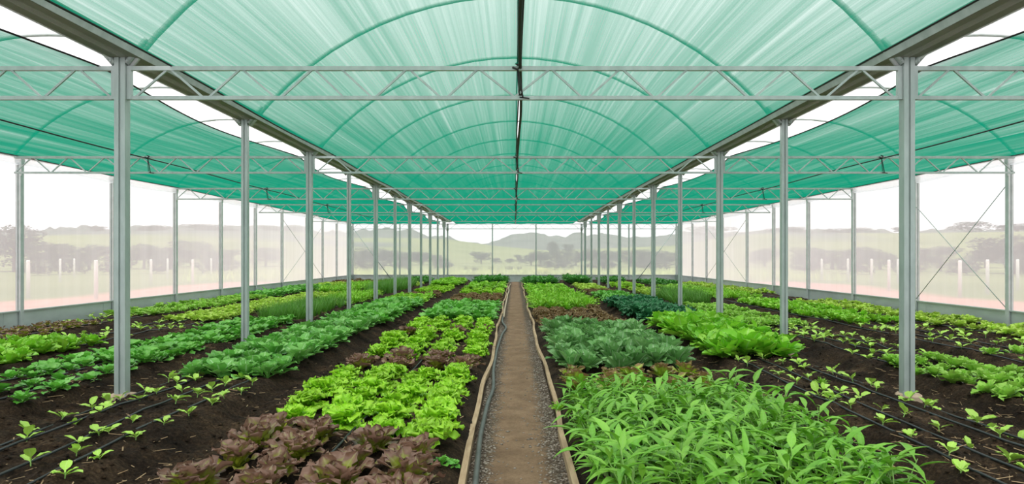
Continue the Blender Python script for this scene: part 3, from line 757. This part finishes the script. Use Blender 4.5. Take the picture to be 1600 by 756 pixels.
CNT = 0
def place(key, x, y, sc=1.0, label=None, cat=None, group=None, dz=-.008, tilt=.08):
    global CNT
    name, data = PROTO[key][rng.integers(len(PROTO[key]))]; z = sz(x, y)+dz
    rot = (rng.normal(0, tilt), rng.normal(0, tilt), rng.uniform(0, 6.28)); s = sc*rng.uniform(.88, 1.12)
    if len(data) == 1: o = link(name, data[0])
    else:
        o = link(name, None); f = link('foliage', data[0], o); t = link('stem', data[1], o)
    o.location = (x, y, z); o.rotation_euler = rot; o.scale = (s, s, s)
    tag(o, label, cat, group); CNT += 1
    return o

def patch(key, bed, y0, y1, ncol, dy, sc, desc, cat, group=None, jit=.05, shared=False, skip=0.0, inset=.16, skew=0.0, mixk=None):
    a, b = BEDS[bed]; s = -1 if bed[0] == 'L' else 1
    xs = np.linspace(a+inset, b-inset, ncol) if ncol > 1 else [(a+b)/2]
    if s < 0: xs = xs[::-1]                       # column 0 is the one nearest the path
    nr = max(1, int(round((y1-y0)/dy))); g = group or desc
    for r in range(nr):
        for c, x in enumerate(xs):
            if skip and rng.random() < skip: continue
            xx = x+rng.normal(0, jit*.6); yv = y0+dy*(r+.5)+rng.normal(0, jit)+skew*c
            lab = desc if shared or r >= len(ORD) else f'{desc}, {ORD[r]} row, {ORD[c]} from path'
            place(key, xx, yv, sc, lab, cat, g)

# --- first bed on the hose side
for c, (x, y) in enumerate(((-.64, 4.22), (-1.02, 4.48), (-1.42, 4.74), (-1.84, 4.92))):
    for r in range(4):
        yv = y-.40*r
        if yv < 3.1: continue
        place('red', x+rng.normal(0, .03), yv+rng.normal(0, .03), 1.0, f'dark red loose lettuce beside the hose, {ORD[r]} row before the green block, {ORD[c]} from path', 'red lettuce', 'dark red lettuces at the front')
    r = 0; yv = y+.40
    while yv < 7.45:
        place('frilly', x+rng.normal(0, .02), yv+rng.normal(0, .02), 1.02, f'lime frilly lettuce in the big front block, {ORD[r]} row behind red lettuces, {ORD[c]} from path', 'lettuce', 'lime frilly lettuces of the front block')
        r += 1; yv += .38
patch('red', 'L1', 7.55, 8.35, 4, .42, .95, 'red lettuce in the band behind the lime block', 'red lettuce')
patch('frilly', 'L1', 8.4, 11.0, 4, .43, 1.0, 'lime frilly lettuce in the block behind the red band', 'lettuce')
patch('red', 'L1', 11.0, 11.5, 4, .5, .9, 'red lettuce in the thin second band beside the hose', 'red lettuce')
patch('frilly', 'L1', 11.5, 13.2, 4, .43, 1.05, 'lime frilly lettuce behind the thin second red band', 'lettuce')
patch('spinachbig', 'L1', 13.7, 18.2, 6, .37, 1.05, 'dark green leafy plant in the spinach block beside the path', 'spinach', shared=True)
patch('moss', 'L1', 18.8, 22.4, 4, .42, 1.1, 'brown frilly lettuce in the block beyond the dark spinach', 'brown lettuce', inset=.2)
patch('frilly', 'L1', 22.8, 25.6, 4, .42, 1.0, 'lime frilly lettuce in the block beyond the brown lettuces', 'lettuce')
patch('fresh', 'L1', 26.4, 31.0, 4, .42, 1.3, 'bright green lettuce near the far end beside the hose', 'lettuce', shared=True)
patch('deep', 'L1', 32.3, 36.4, 5, .40, 1.2, 'tall dark green beet by the end wall, path end on hose side', 'beet', shared=True)
# --- second bed, hose side
px_seed_L = [(175, 440), (165, 500), (380, 370), (470, 390), (575, 300), (630, 330), (685, 310), (680, 250), (745, 240), (895, 200), (870, 240), (975, 210), (1100, 150), (1050, 130), (1215, 120), (1180, 50),
    (1320, 180), (1400, 150), (1225, 220), (1500, 190), (1395, 240), (1315, 280), (1090, 275), (1175, 350), (1020, 410), (825, 400), (680, 450), (615, 470), (845, 490), (485, 530), (625, 600), (190, 660), (400, 730),
    (475, 585), (1500, 100), (1570, 150), (1270, 90), (1130, 185)]
px_seed_R = [(70, 95), (140, 70), (180, 145), (245, 110), (195, 40), (405, 80), (430, 35), (530, 130), (640, 150), (670, 185), (345, 180), (325, 215), (375, 250), (410, 255), (445, 190), (515, 310), (570, 235),
    (705, 295), (850, 245), (890, 250), (840, 360), (975, 290), (1025, 300), (1040, 250), (710, 405), (1065, 440), (895, 495), (1300, 400), (1365, 375), (1440, 465), (1575, 470), (1235, 520), (1125, 610), (1500, 625), (1200, 705), (1590, 670)]
DL = (2.9, 3.2, 3.55, 3.8)
def seed_labels(pts, s, where, group, scs):
    rows = {}
    for (x, y) in pts:
        c = min(range(4), key=lambda i: abs(abs(x)-DL[i])); rows.setdefault(c, []).append((y, x))
    for c, L in rows.items():
        L.sort()
        for i, (y, x) in enumerate(L):
            sc = (scs if y > 5 else scs*.95)*rng.uniform(.8, 1.25)
            place('seedling', x, y, sc, f'small pale green seedling {where}, {ORD[min(i, 19)]} along the {ORD[c]} drip line from path', 'seedling', group, tilt=.15)
LP = [gnd(zx/3.98, 566+zy/3.98, .125) for zx, zy in px_seed_L]
RP = [gnd(1200+zx/3.98, 566+zy/3.98, .125) for zx, zy in px_seed_R]
for yv in (7.9, 8.3, 8.7, 9.0): RP += [(2.95+rng.normal(0, .05), yv), (3.3+rng.normal(0, .05), yv+.1), (3.6+rng.normal(0, .05), yv-.1)][:2 if yv > 8 else 3]
seed_labels(LP, -1, HOSE, 'seedlings on the hose side', 1.15)
seed_labels(RP, 1, BARE, 'seedlings opposite the hose', 1.15)
patch('collard', 'L2', 7.2, 13.0, 4, .29, 1.2, 'broad-leaved young cabbage behind the seedlings', 'cabbage', jit=.05, inset=.15)
patch('spinachbig', 'L2', 13.1, 18.4, 4, .36, 1.15, 'dark green spinach behind the young cabbages', 'spinach', inset=.15, shared=True)
patch('fresh', 'L2', 18.6, 21.6, 4, .32, 1.2, 'bright leaf lettuce behind the dark spinach, second bed on hose side', 'lettuce', shared=True)
patch('moss', 'L2', 21.9, 23.9, 4, .4, .9, 'brown frilly lettuce in the second bed on the hose side', 'brown lettuce')
patch('frilly', 'L2', 24.2, 28.6, 4, .40, .95, 'lime frilly lettuce far down the second bed on hose side', 'lettuce', shared=True)
patch('fresh', 'L2', 29.8, 36, 4, .38, 1.55, 'tall bright lettuce at the far end, second bed on hose side', 'lettuce', shared=True)
# --- third bed, hose side
patch('spinach', 'L3', 5.2, 8.0, 4, .29, .95, 'young spinach beyond the near column on hose side', 'spinach', jit=.06, skip=.22, inset=.14)
patch('spinach', 'L3', 8.0, 13.6, 4, .26, 1.2, 'small-leaved spinach in the dense stretch, third bed on hose side', 'spinach', jit=.05, shared=True)
patch('chive', 'L3', 13.9, 17.6, 6, .26, 1.25, 'grassy green chive clump behind the young spinach', 'chives', shared=True)
patch('small', 'L3', 17.7, 18.6, 5, .26, 1.1, 'pale green lettuce just beyond the chives on the hose side', 'lettuce', shared=True)
patch('mizuna', 'L3', 18.8, 22.4, 4, .34, .95, 'feathery bright endive in the third bed on the hose side', 'endive', shared=True)
patch('chive', 'L3', 24.0, 30.5, 5, .30, 1.6, 'tall dark chive clump near the far end on hose side', 'chives', shared=True)
patch('smally', 'L3', 30.7, 33.0, 4, .32, 1.3, 'yellow-green lettuce beyond the far tall chives on hose side', 'lettuce', shared=True)
patch('deep', 'L3', 33.4, 36.5, 4, .40, 1.0, 'dark green beet at the end wall, third bed on hose side', 'beet', shared=True)
# --- fourth bed, hose side
patch('fresh', 'L4', 7.7, 10.1, 4, .33, 1.15, 'lush lime lettuce in the fourth bed on hose side', 'lettuce', inset=.25)
patch('seedling', 'L4', 10.4, 13.6, 4, .36, 1.2, 'pale seedling in the fourth bed on hose side', 'seedling', skip=.3, inset=.25)
patch('smally', 'L4', 13.7, 20.2, 5, .30, 1.35, 'yellow-green lettuce in the long fourth-bed stretch on hose side', 'lettuce', inset=.2, shared=True)
patch('smally', 'L4', 21.0, 23.5, 5, .32, 1.3, 'pale lettuce after the bare gap, fourth bed on hose side', 'lettuce', shared=True)
patch('mizuna', 'L4', 24.5, 31, 5, .40, .95, 'feathery green endive far down the fourth bed on hose side', 'endive', shared=True)
patch('moss', 'L4', 32, 36, 4, .4, 1.0, 'brown frilly lettuce at the end wall, fourth bed on hose side', 'brown lettuce', shared=True)
# --- fifth bed, hose side
patch('redyoung', 'L5', 10.6, 13.0, 5, .20, 1.1, 'small reddish lettuce beside the near skirt wall on hose side', 'red lettuce', jit=.04, skip=.1, shared=True)
patch('seedling', 'L5', 13.1, 14.6, 3, .35, 1.3, 'pale seedling between the red lettuces and the dense wall bed', 'seedling', inset=.3)
patch('small', 'L5', 14.8, 21.5, 4, .29, 1.3, 'fresh green lettuce in the wall bed on hose side', 'lettuce', shared=True)
patch('spinach', 'L5', 21.8, 29, 4, .33, 1.5, 'dark green spinach far down the wall bed on hose side', 'spinach', shared=True)
patch('smallw', 'L5', 29.3, 33, 4, .34, 1.4, 'lime lettuce far down the wall bed on hose side', 'lettuce', shared=True)
patch('moss', 'L5', 33.2, 37, 3, .42, 1.0, 'brown and green lettuce in the far corner on hose side', 'brown lettuce', shared=True)
# --- first bed opposite the hose
patch('long', 'R1', 3.2, 5.95, 6, .27, 1.0, 'long-leaved green water spinach in the dense front bed opposite the hose', 'water spinach', jit=.05, shared=True, inset=.10)
patch('redgreen', 'R1', 6.25, 7.3, 5, .36, .95, 'red-edged green lettuce before the blue-green collards', 'red lettuce', jit=.05)
patch('blue', 'R1', 7.5, 11.6, 6, .33, .98, 'blue-green collard beside the path', 'collard', jit=.05)
patch('moss', 'R1', 12.2, 16.0, 4, .40, 1.05, 'brown frilly lettuce behind the blue-green collards', 'brown lettuce', jit=.04)
patch('mizuna', 'R1', 16.4, 20.6, 5, .36, 1.15, 'feathery bright endive behind the brown lettuces', 'endive', shared=True)
patch('moss', 'R1', 20.9, 22.4, 4, .4, .8, 'brown frilly lettuce behind the feathery endives opposite the hose', 'brown lettuce')
patch('fresh', 'R1', 22.8, 28.8, 4, .40, 1.4, 'bright green lettuce far down the path opposite the hose', 'lettuce', shared=True)
patch('deep', 'R1', 31, 35.4, 5, .42, 1.2, 'tall dark green beet by the end wall, path end opposite the hose', 'beet', shared=True)
# --- second bed opposite
patch('choy', 'R2', 8.5, 13.0, 4, .36, 1.15, 'large light green mustard behind the seedlings', 'mustard greens', jit=.05, inset=.12)
patch('kale', 'R2', 13.5, 18.8, 4, .40, 1.2, 'dark curly kale behind the light green mustards', 'kale', inset=.14)
patch('spinachbig', 'R2', 19.0, 23.0, 4, .38, 1.0, 'mid-green spinach behind the dark kale', 'spinach', shared=True)
patch('moss', 'R2', 23.4, 26.0, 4, .42, .9, 'brown frilly lettuce behind the spinach opposite the hose', 'brown lettuce', shared=True)
patch('smally', 'R2', 26.3, 30.8, 4, .34, 1.5, 'yellow-green lettuce far down the second bed opposite the hose', 'lettuce', shared=True)
patch('deep', 'R2', 32.2, 36.8, 4, .42, 1.3, 'tall dark beet at the end wall, second bed opposite the hose', 'beet', shared=True)
# --- third bed opposite
patch('smallb', 'R3', 5.5, 8.5, 4, .27, 1.2, 'pale green lettuce past the near column opposite the hose', 'lettuce', jit=.05, skip=.08)
patch('seedling', 'R3', 8.6, 12.6, 4, .38, 1.35, 'pale seedling behind the near column lettuces', 'seedling', jit=.07, skip=.15)
patch('smallb', 'R3', 12.5, 18.0, 5, .26, 1.15, 'fine pale lettuce in the third bed opposite the hose', 'lettuce', shared=True)
patch('chive', 'R3', 18.4, 22.2, 5, .28, 1.4, 'grassy chive clump in the third bed opposite the hose', 'chives', shared=True)
patch('smally', 'R3', 22.5, 27, 4, .34, 1.4, 'yellow-green lettuce beyond the chives opposite the hose', 'lettuce', shared=True)
patch('frilly', 'R3', 28.3, 32.5, 3, .42, .95, 'lime frilly lettuce far down the third bed opposite the hose', 'lettuce', shared=True)
patch('deep', 'R3', 33, 36.6, 4, .42, 1.0, 'dark beet at the end wall, third bed opposite the hose', 'beet', shared=True)
# --- fourth, fifth bed opposite
patch('small', 'R4', 7.7, 9.3, 4, .36, 1.2, 'pale lettuce starting the fourth bed opposite the hose', 'lettuce', skip=.3)
patch('seedling', 'R4', 9.4, 12.8, 4, .40, 1.5, 'pale seedling in the fourth bed opposite the hose', 'seedling', skip=.2, jit=.08)
patch('fresh', 'R4', 12.9, 19.2, 4, .34, 1.0, 'mid-green lettuce in the fourth bed opposite the hose', 'lettuce', shared=True, inset=.25)
patch('mizuna', 'R4', 20.5, 25.5, 4, .42, .9, 'feathery endive in the fourth bed opposite the hose', 'endive', shared=True)
patch('smallb', 'R4', 26, 30, 5, .36, 1.4, 'yellow-green lettuce far down the fourth bed opposite the hose', 'lettuce', shared=True)
patch('deep', 'R4', 31, 35, 4, .44, .8, 'green beet far down the fourth bed opposite the hose', 'beet', shared=True)
patch('smallw', 'R5', 10.2, 12.6, 3, .34, 1.3, 'pale lettuce starting the wall bed opposite the hose', 'lettuce', skip=.1, jit=.07)
patch('smallw', 'R5', 12.7, 19.5, 4, .32, 1.25, 'pale lettuce along the skirt wall opposite the hose', 'lettuce', shared=True)
patch('smallw', 'R5', 23.5, 33, 3, .42, 1.4, 'yellow-green lettuce far along the wall opposite the hose', 'lettuce', shared=True)
for key, px, py, sc, lab in (('mizuna', 872, 640, .38, 'small grassy weed leaning on the timber edging beside the water spinach'), ('spinach', 690, 742, .5, 'small green weed at the foot of the front red lettuces near the hose'),
        ('spinach', 707, 735, .4, 'tiny green weed between the front red lettuces and the timber edging'), ('mizuna', 1052, 556, .35, 'small green weed alone in the furrow beside the blue-green collards'), ('mizuna', 1283, 612, .3, 'small green weed in the soil near the column footing opposite the hose')):
    x, y = gnd(px, py, .06); place(key, x, y, sc, lab, 'weed').name = 'weed'
print('plants', CNT)

# ------------------------------------------------------------------ the land outside
NEAR_RIDGE = [(-400, 366), (0, 365), (150, 362), (300, 361), (450, 362), (550, 372), (640, 372), (700, 374), (770, 384), (850, 391), (920, 389), (1050, 384), (1120, 372), (1200, 363), (1400, 365), (1600, 362), (2000, 362)]
FAR_RIDGE = [(-400, 362), (0, 362), (200, 354), (300, 352), (450, 353), (540, 366), (575, 360), (605, 357), (640, 361), (690, 371), (740, 379), (770, 376), (800, 369.5), (830, 366), (865, 371), (900, 366), (1000, 368), (1100, 366), (1200, 358), (1300, 357), (1400, 363), (1500, 359), (1600, 359), (2000, 359)]
def ridge(tab, az, r):
    xs = [math.atan((p-VX)/F) for p, q in tab]; hs = [EYE+(VY-q)*r*math.cos(a)/F for a, (p, q) in zip(xs, tab)]
    return np.interp(az, xs, hs)
def land_h(x, y):
    r = np.sqrt(x*x+y*y); az = np.arctan2(x, y)
    a = np.clip((r-165)/165, 0, 1); a = a*a*(3-2*a)
    b = np.clip((r-340)/140, 0, 1); b = b*b*(3-2*b)
    c = np.clip((r-520)/420, 0, 1); c = c*c*(3-2*c)
    h1 = ridge(NEAR_RIDGE, az, 330)*a
    d = np.degrees(az)+50
    far = ridge(FAR_RIDGE, az, 940)+7*vnoise(d, d*0+3, .9, 31)+4*vnoise(d, d*0+9, 3.1, 32)
    h = h1*(1-.6*b)+c*(far-h1*.4)
    return h+.10*vnoise(x, y, .3, 33)*np.clip((r-20)/40, 0, 1)-.06
azs = np.radians(np.linspace(-78, 78, 500)); rs = np.concatenate([np.linspace(3, 60, 60), np.geomspace(61, 1300, 110)])
A, Rr = np.meshgrid(azs, rs); X = Rr*np.sin(A); Y = Rr*np.cos(A); Z = land_h(X, Y)
inside = (np.abs(X) < WALLX+.2) & (Y < YEND+.3)
Z = np.where(inside, -.25, Z)
I = np.arange(X.size).reshape(X.shape); Q = np.stack([I[:-1, :-1], I[:-1, 1:], I[1:, 1:], I[1:, :-1]], -1).reshape(-1, 4)
me = np_mesh('outside_ground', np.stack([X, Y, Z], -1).reshape(-1, 3), Q, 'terrain')
dirt = np.clip((19.0+1.5*vnoise(X, Y, .2, 41)*2-np.abs(X))/1.5, 0, 1)*(Y < 60)*np.clip((42-Y)/3, 0, 1)
wood = np.clip((Rr-560)/60, 0, 1)
wood = np.maximum(wood, (np.clip((vnoise(X, Y, .016, 42)-.17)*14, 0, 1))*(Rr > 150))
ca = me.color_attributes.new('zone', 'FLOAT_COLOR', 'POINT')
ca.data.foreach_set('color', np.stack([dirt, wood, dirt*0, dirt*0+1], -1).reshape(-1).astype(np.float32))
structure(link('outside_ground', me), 'hazy fields and hills outside the film walls')
def lz(x, y): return float(land_h(np.array([float(x)]), np.array([float(y)]))[0])

def tree_mesh(seed, blobs, nleaf, ls, mat, flat=1.0):
    p = Plant(seed); g = p.g
    for (cx, cy, cz, r) in blobs:
        for i in range(int(nleaf*r*r)):
            d = g.normal(0, 1, 3); d /= np.linalg.norm(d); q = r*g.uniform(.55, 1)**.6
            o = (cx+d[0]*q, cy+d[1]*q, cz+d[2]*q*flat)
            e = g.uniform(-.6, 1.0); p.leaf(g.uniform(0, 6.28), ls*g.uniform(.6, 1.3), ls*.42, prof_oval, e, e-.5, n=3, m=2, org=o, cup=.2)
    return p.mesh('crown', mat)
def trunk_mesh(h, r, seed):
    g = np.random.default_rng(seed); mb = MB(); mb.tube([(0, 0, -.3), (.1*r, 0, h*.5), (.4*r, .2*r, h)], [r, r*.8, r*.55], 8)
    for i in range(5):
        a = i*1.26+g.uniform(0, .6); z = h*g.uniform(.55, .95); L = h*g.uniform(.5, .8)
        mb.tube([(0, 0, z), (L*.5*cos(a), L*.5*sin(a), z+L*.35), (L*cos(a)*.8, L*sin(a)*.8, z+L*.75)], [r*.45, r*.3, r*.12], 6)
    return fixn(mb.mesh('trunk', 'bark', True))
def blobs_round(g, n, R_, H):
    out = [(0, 0, H*.66, R_*.62)]
    for i in range(n):
        a = 2.4*i; q = R_*.62*sqrt((i+.5)/n)*1.15; out.append((q*cos(a), q*sin(a), H*g.uniform(.22, .80), R_*g.uniform(.28, .44)))
    return out
TREES = []
for i in range(4):
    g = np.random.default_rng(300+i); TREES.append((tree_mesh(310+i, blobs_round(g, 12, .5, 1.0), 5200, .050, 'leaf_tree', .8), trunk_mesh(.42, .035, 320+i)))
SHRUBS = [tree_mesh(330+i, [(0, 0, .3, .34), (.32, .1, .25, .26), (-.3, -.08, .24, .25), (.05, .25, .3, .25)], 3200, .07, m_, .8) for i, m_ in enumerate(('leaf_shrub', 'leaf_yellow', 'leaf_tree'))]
def tree(px, dist, ytop, ybase, wpx, label, group, v=0):
    x = (px-VX)*dist/F; z0 = lz(x, dist); ztop = EYE+(VY-ytop)*dist/F; H = max(ztop-z0, 1.0); W = wpx*dist/F
    r = empty('broadleaf_tree', (x, dist, z0)); r.scale = (W, W, H); r.rotation_euler = (0, 0, v*1.7)
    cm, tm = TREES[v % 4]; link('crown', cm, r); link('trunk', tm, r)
    tag(r, label, 'tree', group)
HZ = 'trees outside beyond the film'
T_ = [ # px, dist, top y, -, width px, label
 (22, 70, 343, 0, 100, 'big hazy tree outside the near film wall on the hose side, at the picture edge'),
 (95, 75, 376, 0, 60, 'low hazy tree behind the fence posts, right of the big tree on hose side'),
 (140, 80, 380, 0, 70, 'low rounded tree behind the fence, second after the big tree on hose side'),
 (152, 290, 352, 0, 32, 'small lone tree on the ridge seen through the hose-side film'),
 (225, 85, 377, 0, 75, 'hazy tree seen just beyond the nearest hose-side column'),
 (300, 110, 372, 0, 80, 'hazy wide tree seen between the first two hose-side columns'),
 (235, 330, 350, 0, 60, 'ridge grove seen just beyond the nearest hose-side column'),
 (325, 330, 348, 0, 90, 'wide ridge grove seen between the first two hose-side columns'),
 (440, 330, 352, 0, 90, 'ridge grove seen between the second and third hose-side columns'),
 (585, 120, 385, 0, 80, 'hazy tree outside the end wall by the hose-side corner'),
 (640, 130, 392, 0, 70, 'hazy low tree outside the end wall behind the hose-side column row'),
 (681, 140, 396, 0, 52, 'hazy tree outside the end wall beside the last hose-side column'),
 (752, 150, 391, 0, 38, 'rounded dark tree outside the end wall, beside its third slim post'),
 (775, 165, 402, 0, 24, 'small tree outside the end wall, next to the rounded dark tree'),
 (797, 165, 403, 0, 20, 'small low tree outside the end wall straight above the path'),
 (811, 150, 396, 0, 18, 'narrow upright tree outside the end wall straight above the path'),
 (845, 120, 389, 0, 40, 'hazy tree outside the end wall, behind its fourth slim post'),
 (872, 120, 388, 0, 52, 'large hazy tree outside the end wall between fourth and fifth slim posts'),
 (864, 230, 375, 0, 24, 'distant dark tree on the slope above the large end-wall tree'),
 (889, 240, 379, 0, 26, 'distant pair of tree crowns on the slope by the fifth slim post'),
 (925, 110, 386, 0, 70, 'hazy tree outside the end wall behind the farthest bare-side columns'),
 (985, 105, 388, 0, 80, 'hazy tree outside the end wall, by its sixth slim post'),
 (1040, 105, 390, 0, 70, 'hazy tree outside the end wall by the corner opposite the hose'),
 (1110, 300, 352, 0, 90, 'ridge grove seen beyond the fifth column opposite the hose'),
 (1230, 320, 354, 0, 80, 'ridge grove seen behind the second column opposite the hose'),
 (1320, 330, 355, 0, 90, 'ridge grove seen between the first two columns opposite the hose'),
 (1405, 290, 354, 0, 24, 'small lone ridge tree just before the nearest column opposite the hose'),
 (1515, 270, 345, 0, 70, 'dense ridge grove seen through the crossed rods'),
 (1590, 270, 348, 0, 80, 'ridge grove at the picture edge opposite the hose'),
 (1300, 85, 388, 0, 100, 'wide hazy tree behind the fence, between the first two columns opposite the hose'),
 (1375, 80, 390, 0, 80, 'hazy tree behind the fence just before the nearest column opposite the hose'),
 (1470, 70, 380, 0, 70, 'hazy rounded tree behind the crossed rods'),
 (1575, 62, 360, 0, 110, 'big hazy tree at the picture edge opposite the hose'),
]
for i, (px, dist, yt, w) in enumerate([(60, 95, 378, 70), (185, 90, 382, 60), (270, 95, 382, 70), (345, 100, 386, 70), (415, 110, 384, 70)]):
    T_.append((px, dist, yt, 0, w, f'hazy wood tree behind the fence on the hose side, {ORD[i]} from the picture edge'))
for i, (px, dist, yt, w) in enumerate([(1540, 95, 384, 70), (1430, 90, 384, 60), (1345, 95, 382, 70), (1265, 100, 384, 70), (1195, 110, 386, 70)]):
    T_.append((px, dist, yt, 0, w, f'hazy tree of the wood behind the fence opposite the hose, {ORD[i]} from the picture edge'))
for i, (px, dist, yt, w) in enumerate([(565, 130, 390, 50), (610, 125, 388, 56), (660, 130, 392, 46), (830, 125, 395, 40), (900, 120, 391, 50), (950, 115, 389, 56), (1015, 110, 390, 60)]):
    T_.append((px, dist, yt, 0, w, f'hazy tree of the wood behind the end wall, {ORD[i]} of seven from the hose side'))
for i, t in enumerate(T_): tree(*t, HZ, i)
def shrub(px, dist, ytop, wpx, v, label):
    x = (px-VX)*dist/F; z0 = lz(x, dist); H = max(EYE+(VY-ytop)*dist/F-z0, .5)/.6; W = wpx*dist/F/1.15
    o = link('bush', SHRUBS[v], None, (x, dist, z0)); o.scale = (W, W, H); o.rotation_euler = (0, 0, px); tag(o, label, 'bush', 'bushes outside the film')
shrub(742, 75, 417, 26, 0, 'round green bush outside the end wall, before its third slim post')
shrub(727, 78, 420, 12, 0, 'small round bush outside the end wall, next to the larger round bush')
shrub(768, 80, 421, 20, 0, 'low bush right behind the third slim post of the end wall')
shrub(796, 80, 418, 26, 0, 'low bush outside the end wall straight above the path')
shrub(812, 80, 417, 14, 0, 'smaller low bush outside the end wall above the path edge')
shrub(848, 55, 418, 34, 1, 'pale yellow bush outside the end wall beside its fourth slim post')
shrub(897, 55, 425, 34, 1, 'low yellow bush outside the end wall beside its fifth slim post')
for i, (px, dist, yt, w) in enumerate([(110, 60, 398, 60), (180, 58, 402, 50), (250, 62, 396, 70), (340, 64, 398, 70), (60, 56, 404, 40)]):
    shrub(px, dist, yt, w, 2, f'dark hazy bush behind the fence posts on the hose side, {ORD[i]} of five')
for i, (px, dist, yt, w) in enumerate([(1260, 64, 400, 60), (1340, 60, 396, 70), (1420, 58, 400, 60), (1500, 56, 402, 60), (1590, 54, 396, 50)]):
    shrub(px, dist, yt, w, 2, f'dark hazy bush behind the fence posts opposite the hose, {ORD[i]} of five')
for i, (px, dist, yt, w) in enumerate([(575, 80, 402, 60), (630, 84, 406, 50), (690, 86, 406, 44), (870, 84, 404, 60), (940, 80, 404, 70), (1020, 78, 402, 70)]):
    shrub(px, dist, yt, w, 2, f'dark hazy bush behind the tall grass outside the end wall, {ORD[i]} from the hose side')
# tall dry grass beyond the end wall
gp = Plant(400)
for i in range(5200):
    y = gp.g.uniform(41, 62); x = gp.g.uniform(-22, 22)
    if abs(x) < 6 and y < 50 and gp.g.random() < .7: continue
    e = gp.g.uniform(1.1, 1.55); gp.leaf(gp.g.uniform(0, 6.28), gp.g.uniform(.3, .95), .028, prof_blade, e, e-gp.g.uniform(.1, .9), n=2, m=1, org=(x, y, lz(x, y)), cup=0)
o = link('tall_grass', gp.mesh('tall_grass', 'grass_blade')); tag(o, 'tall yellow-green grass growing outside the end wall', 'grass', kind='stuff')
# fence posts
def fence_post(x, y, h, label, group, r=.07):
    mb = MB().tube([(0, 0, -.2), (0, 0, h-.06), (0, 0, h)], [r, r*.93, r*.75], 8)
    tag(obj('fence_post', mb, 'post_wood', smooth=True, loc=(x, y, lz(x, y))), label, 'fence post', group, 'thing')
for s, L in ((-1, [(44, 24.6), (150, 23.8), (236, 34.9), (301, 36.6), (94, 40), (116, 50), (262, 46), (330, 52)]), (1, [(1500, 25), (1543, 27), (1389, 30), (1362, 36), (1403, 38), (1325, 40), (1284, 42), (1590, 30)])):
    for i, (px, d) in enumerate(L):
        dd = d; fence_post((px-VX)*dd/F, dd, 1.45, f'pale wooden fence post outside the film {sname(s)}, {ORD[i]} by size', f'pale fence posts outside the film {sname(s)}')

# ------------------------------------------------------------------ daylight: bright overcast sky
w = bpy.data.worlds.new('overcast'); SC.world = w; w.use_nodes = True; nt = w.node_tree; nt.nodes.clear()
out = nt.nodes.new('ShaderNodeOutputWorld'); bg = nt.nodes.new('ShaderNodeBackground'); tc = N(nt, 'TexCoord')
sx = N(nt, 'SeparateXYZ'); LK(nt, tc.outputs['Generated'], sx.inputs[0])
zz = math_n(nt, 'MAXIMUM', sx.outputs[2], 0)
LK(nt, math_n(nt, 'ADD', 1.40, math_n(nt, 'MULTIPLY', zz, 1.0)), bg.inputs['Strength'])
nzw = noise(nt, tc.outputs['Generated'], 2.5, 4)
LK(nt, ramp(nt, nzw, [(.35, (.97, .975, 1)), (.65, (1, 1, 1))]), bg.inputs['Color']); LK(nt, bg.outputs[0], out.inputs[0])

sd = bpy.data.lights.new('overcast_sun', 'SUN'); so = bpy.data.objects.new('overcast_sun', sd); COL.objects.link(so)
sd.energy = 1.5; sd.angle = radians(40); sd.color = (1, .94, .84); so.rotation_euler = (radians(14), radians(-8), 0)
for o in SC.objects:
    if 'label' in o and o.parent is None and not 4 <= len(o['label'].split()) <= 16: print('LABEL', len(o['label'].split()), o['label'])
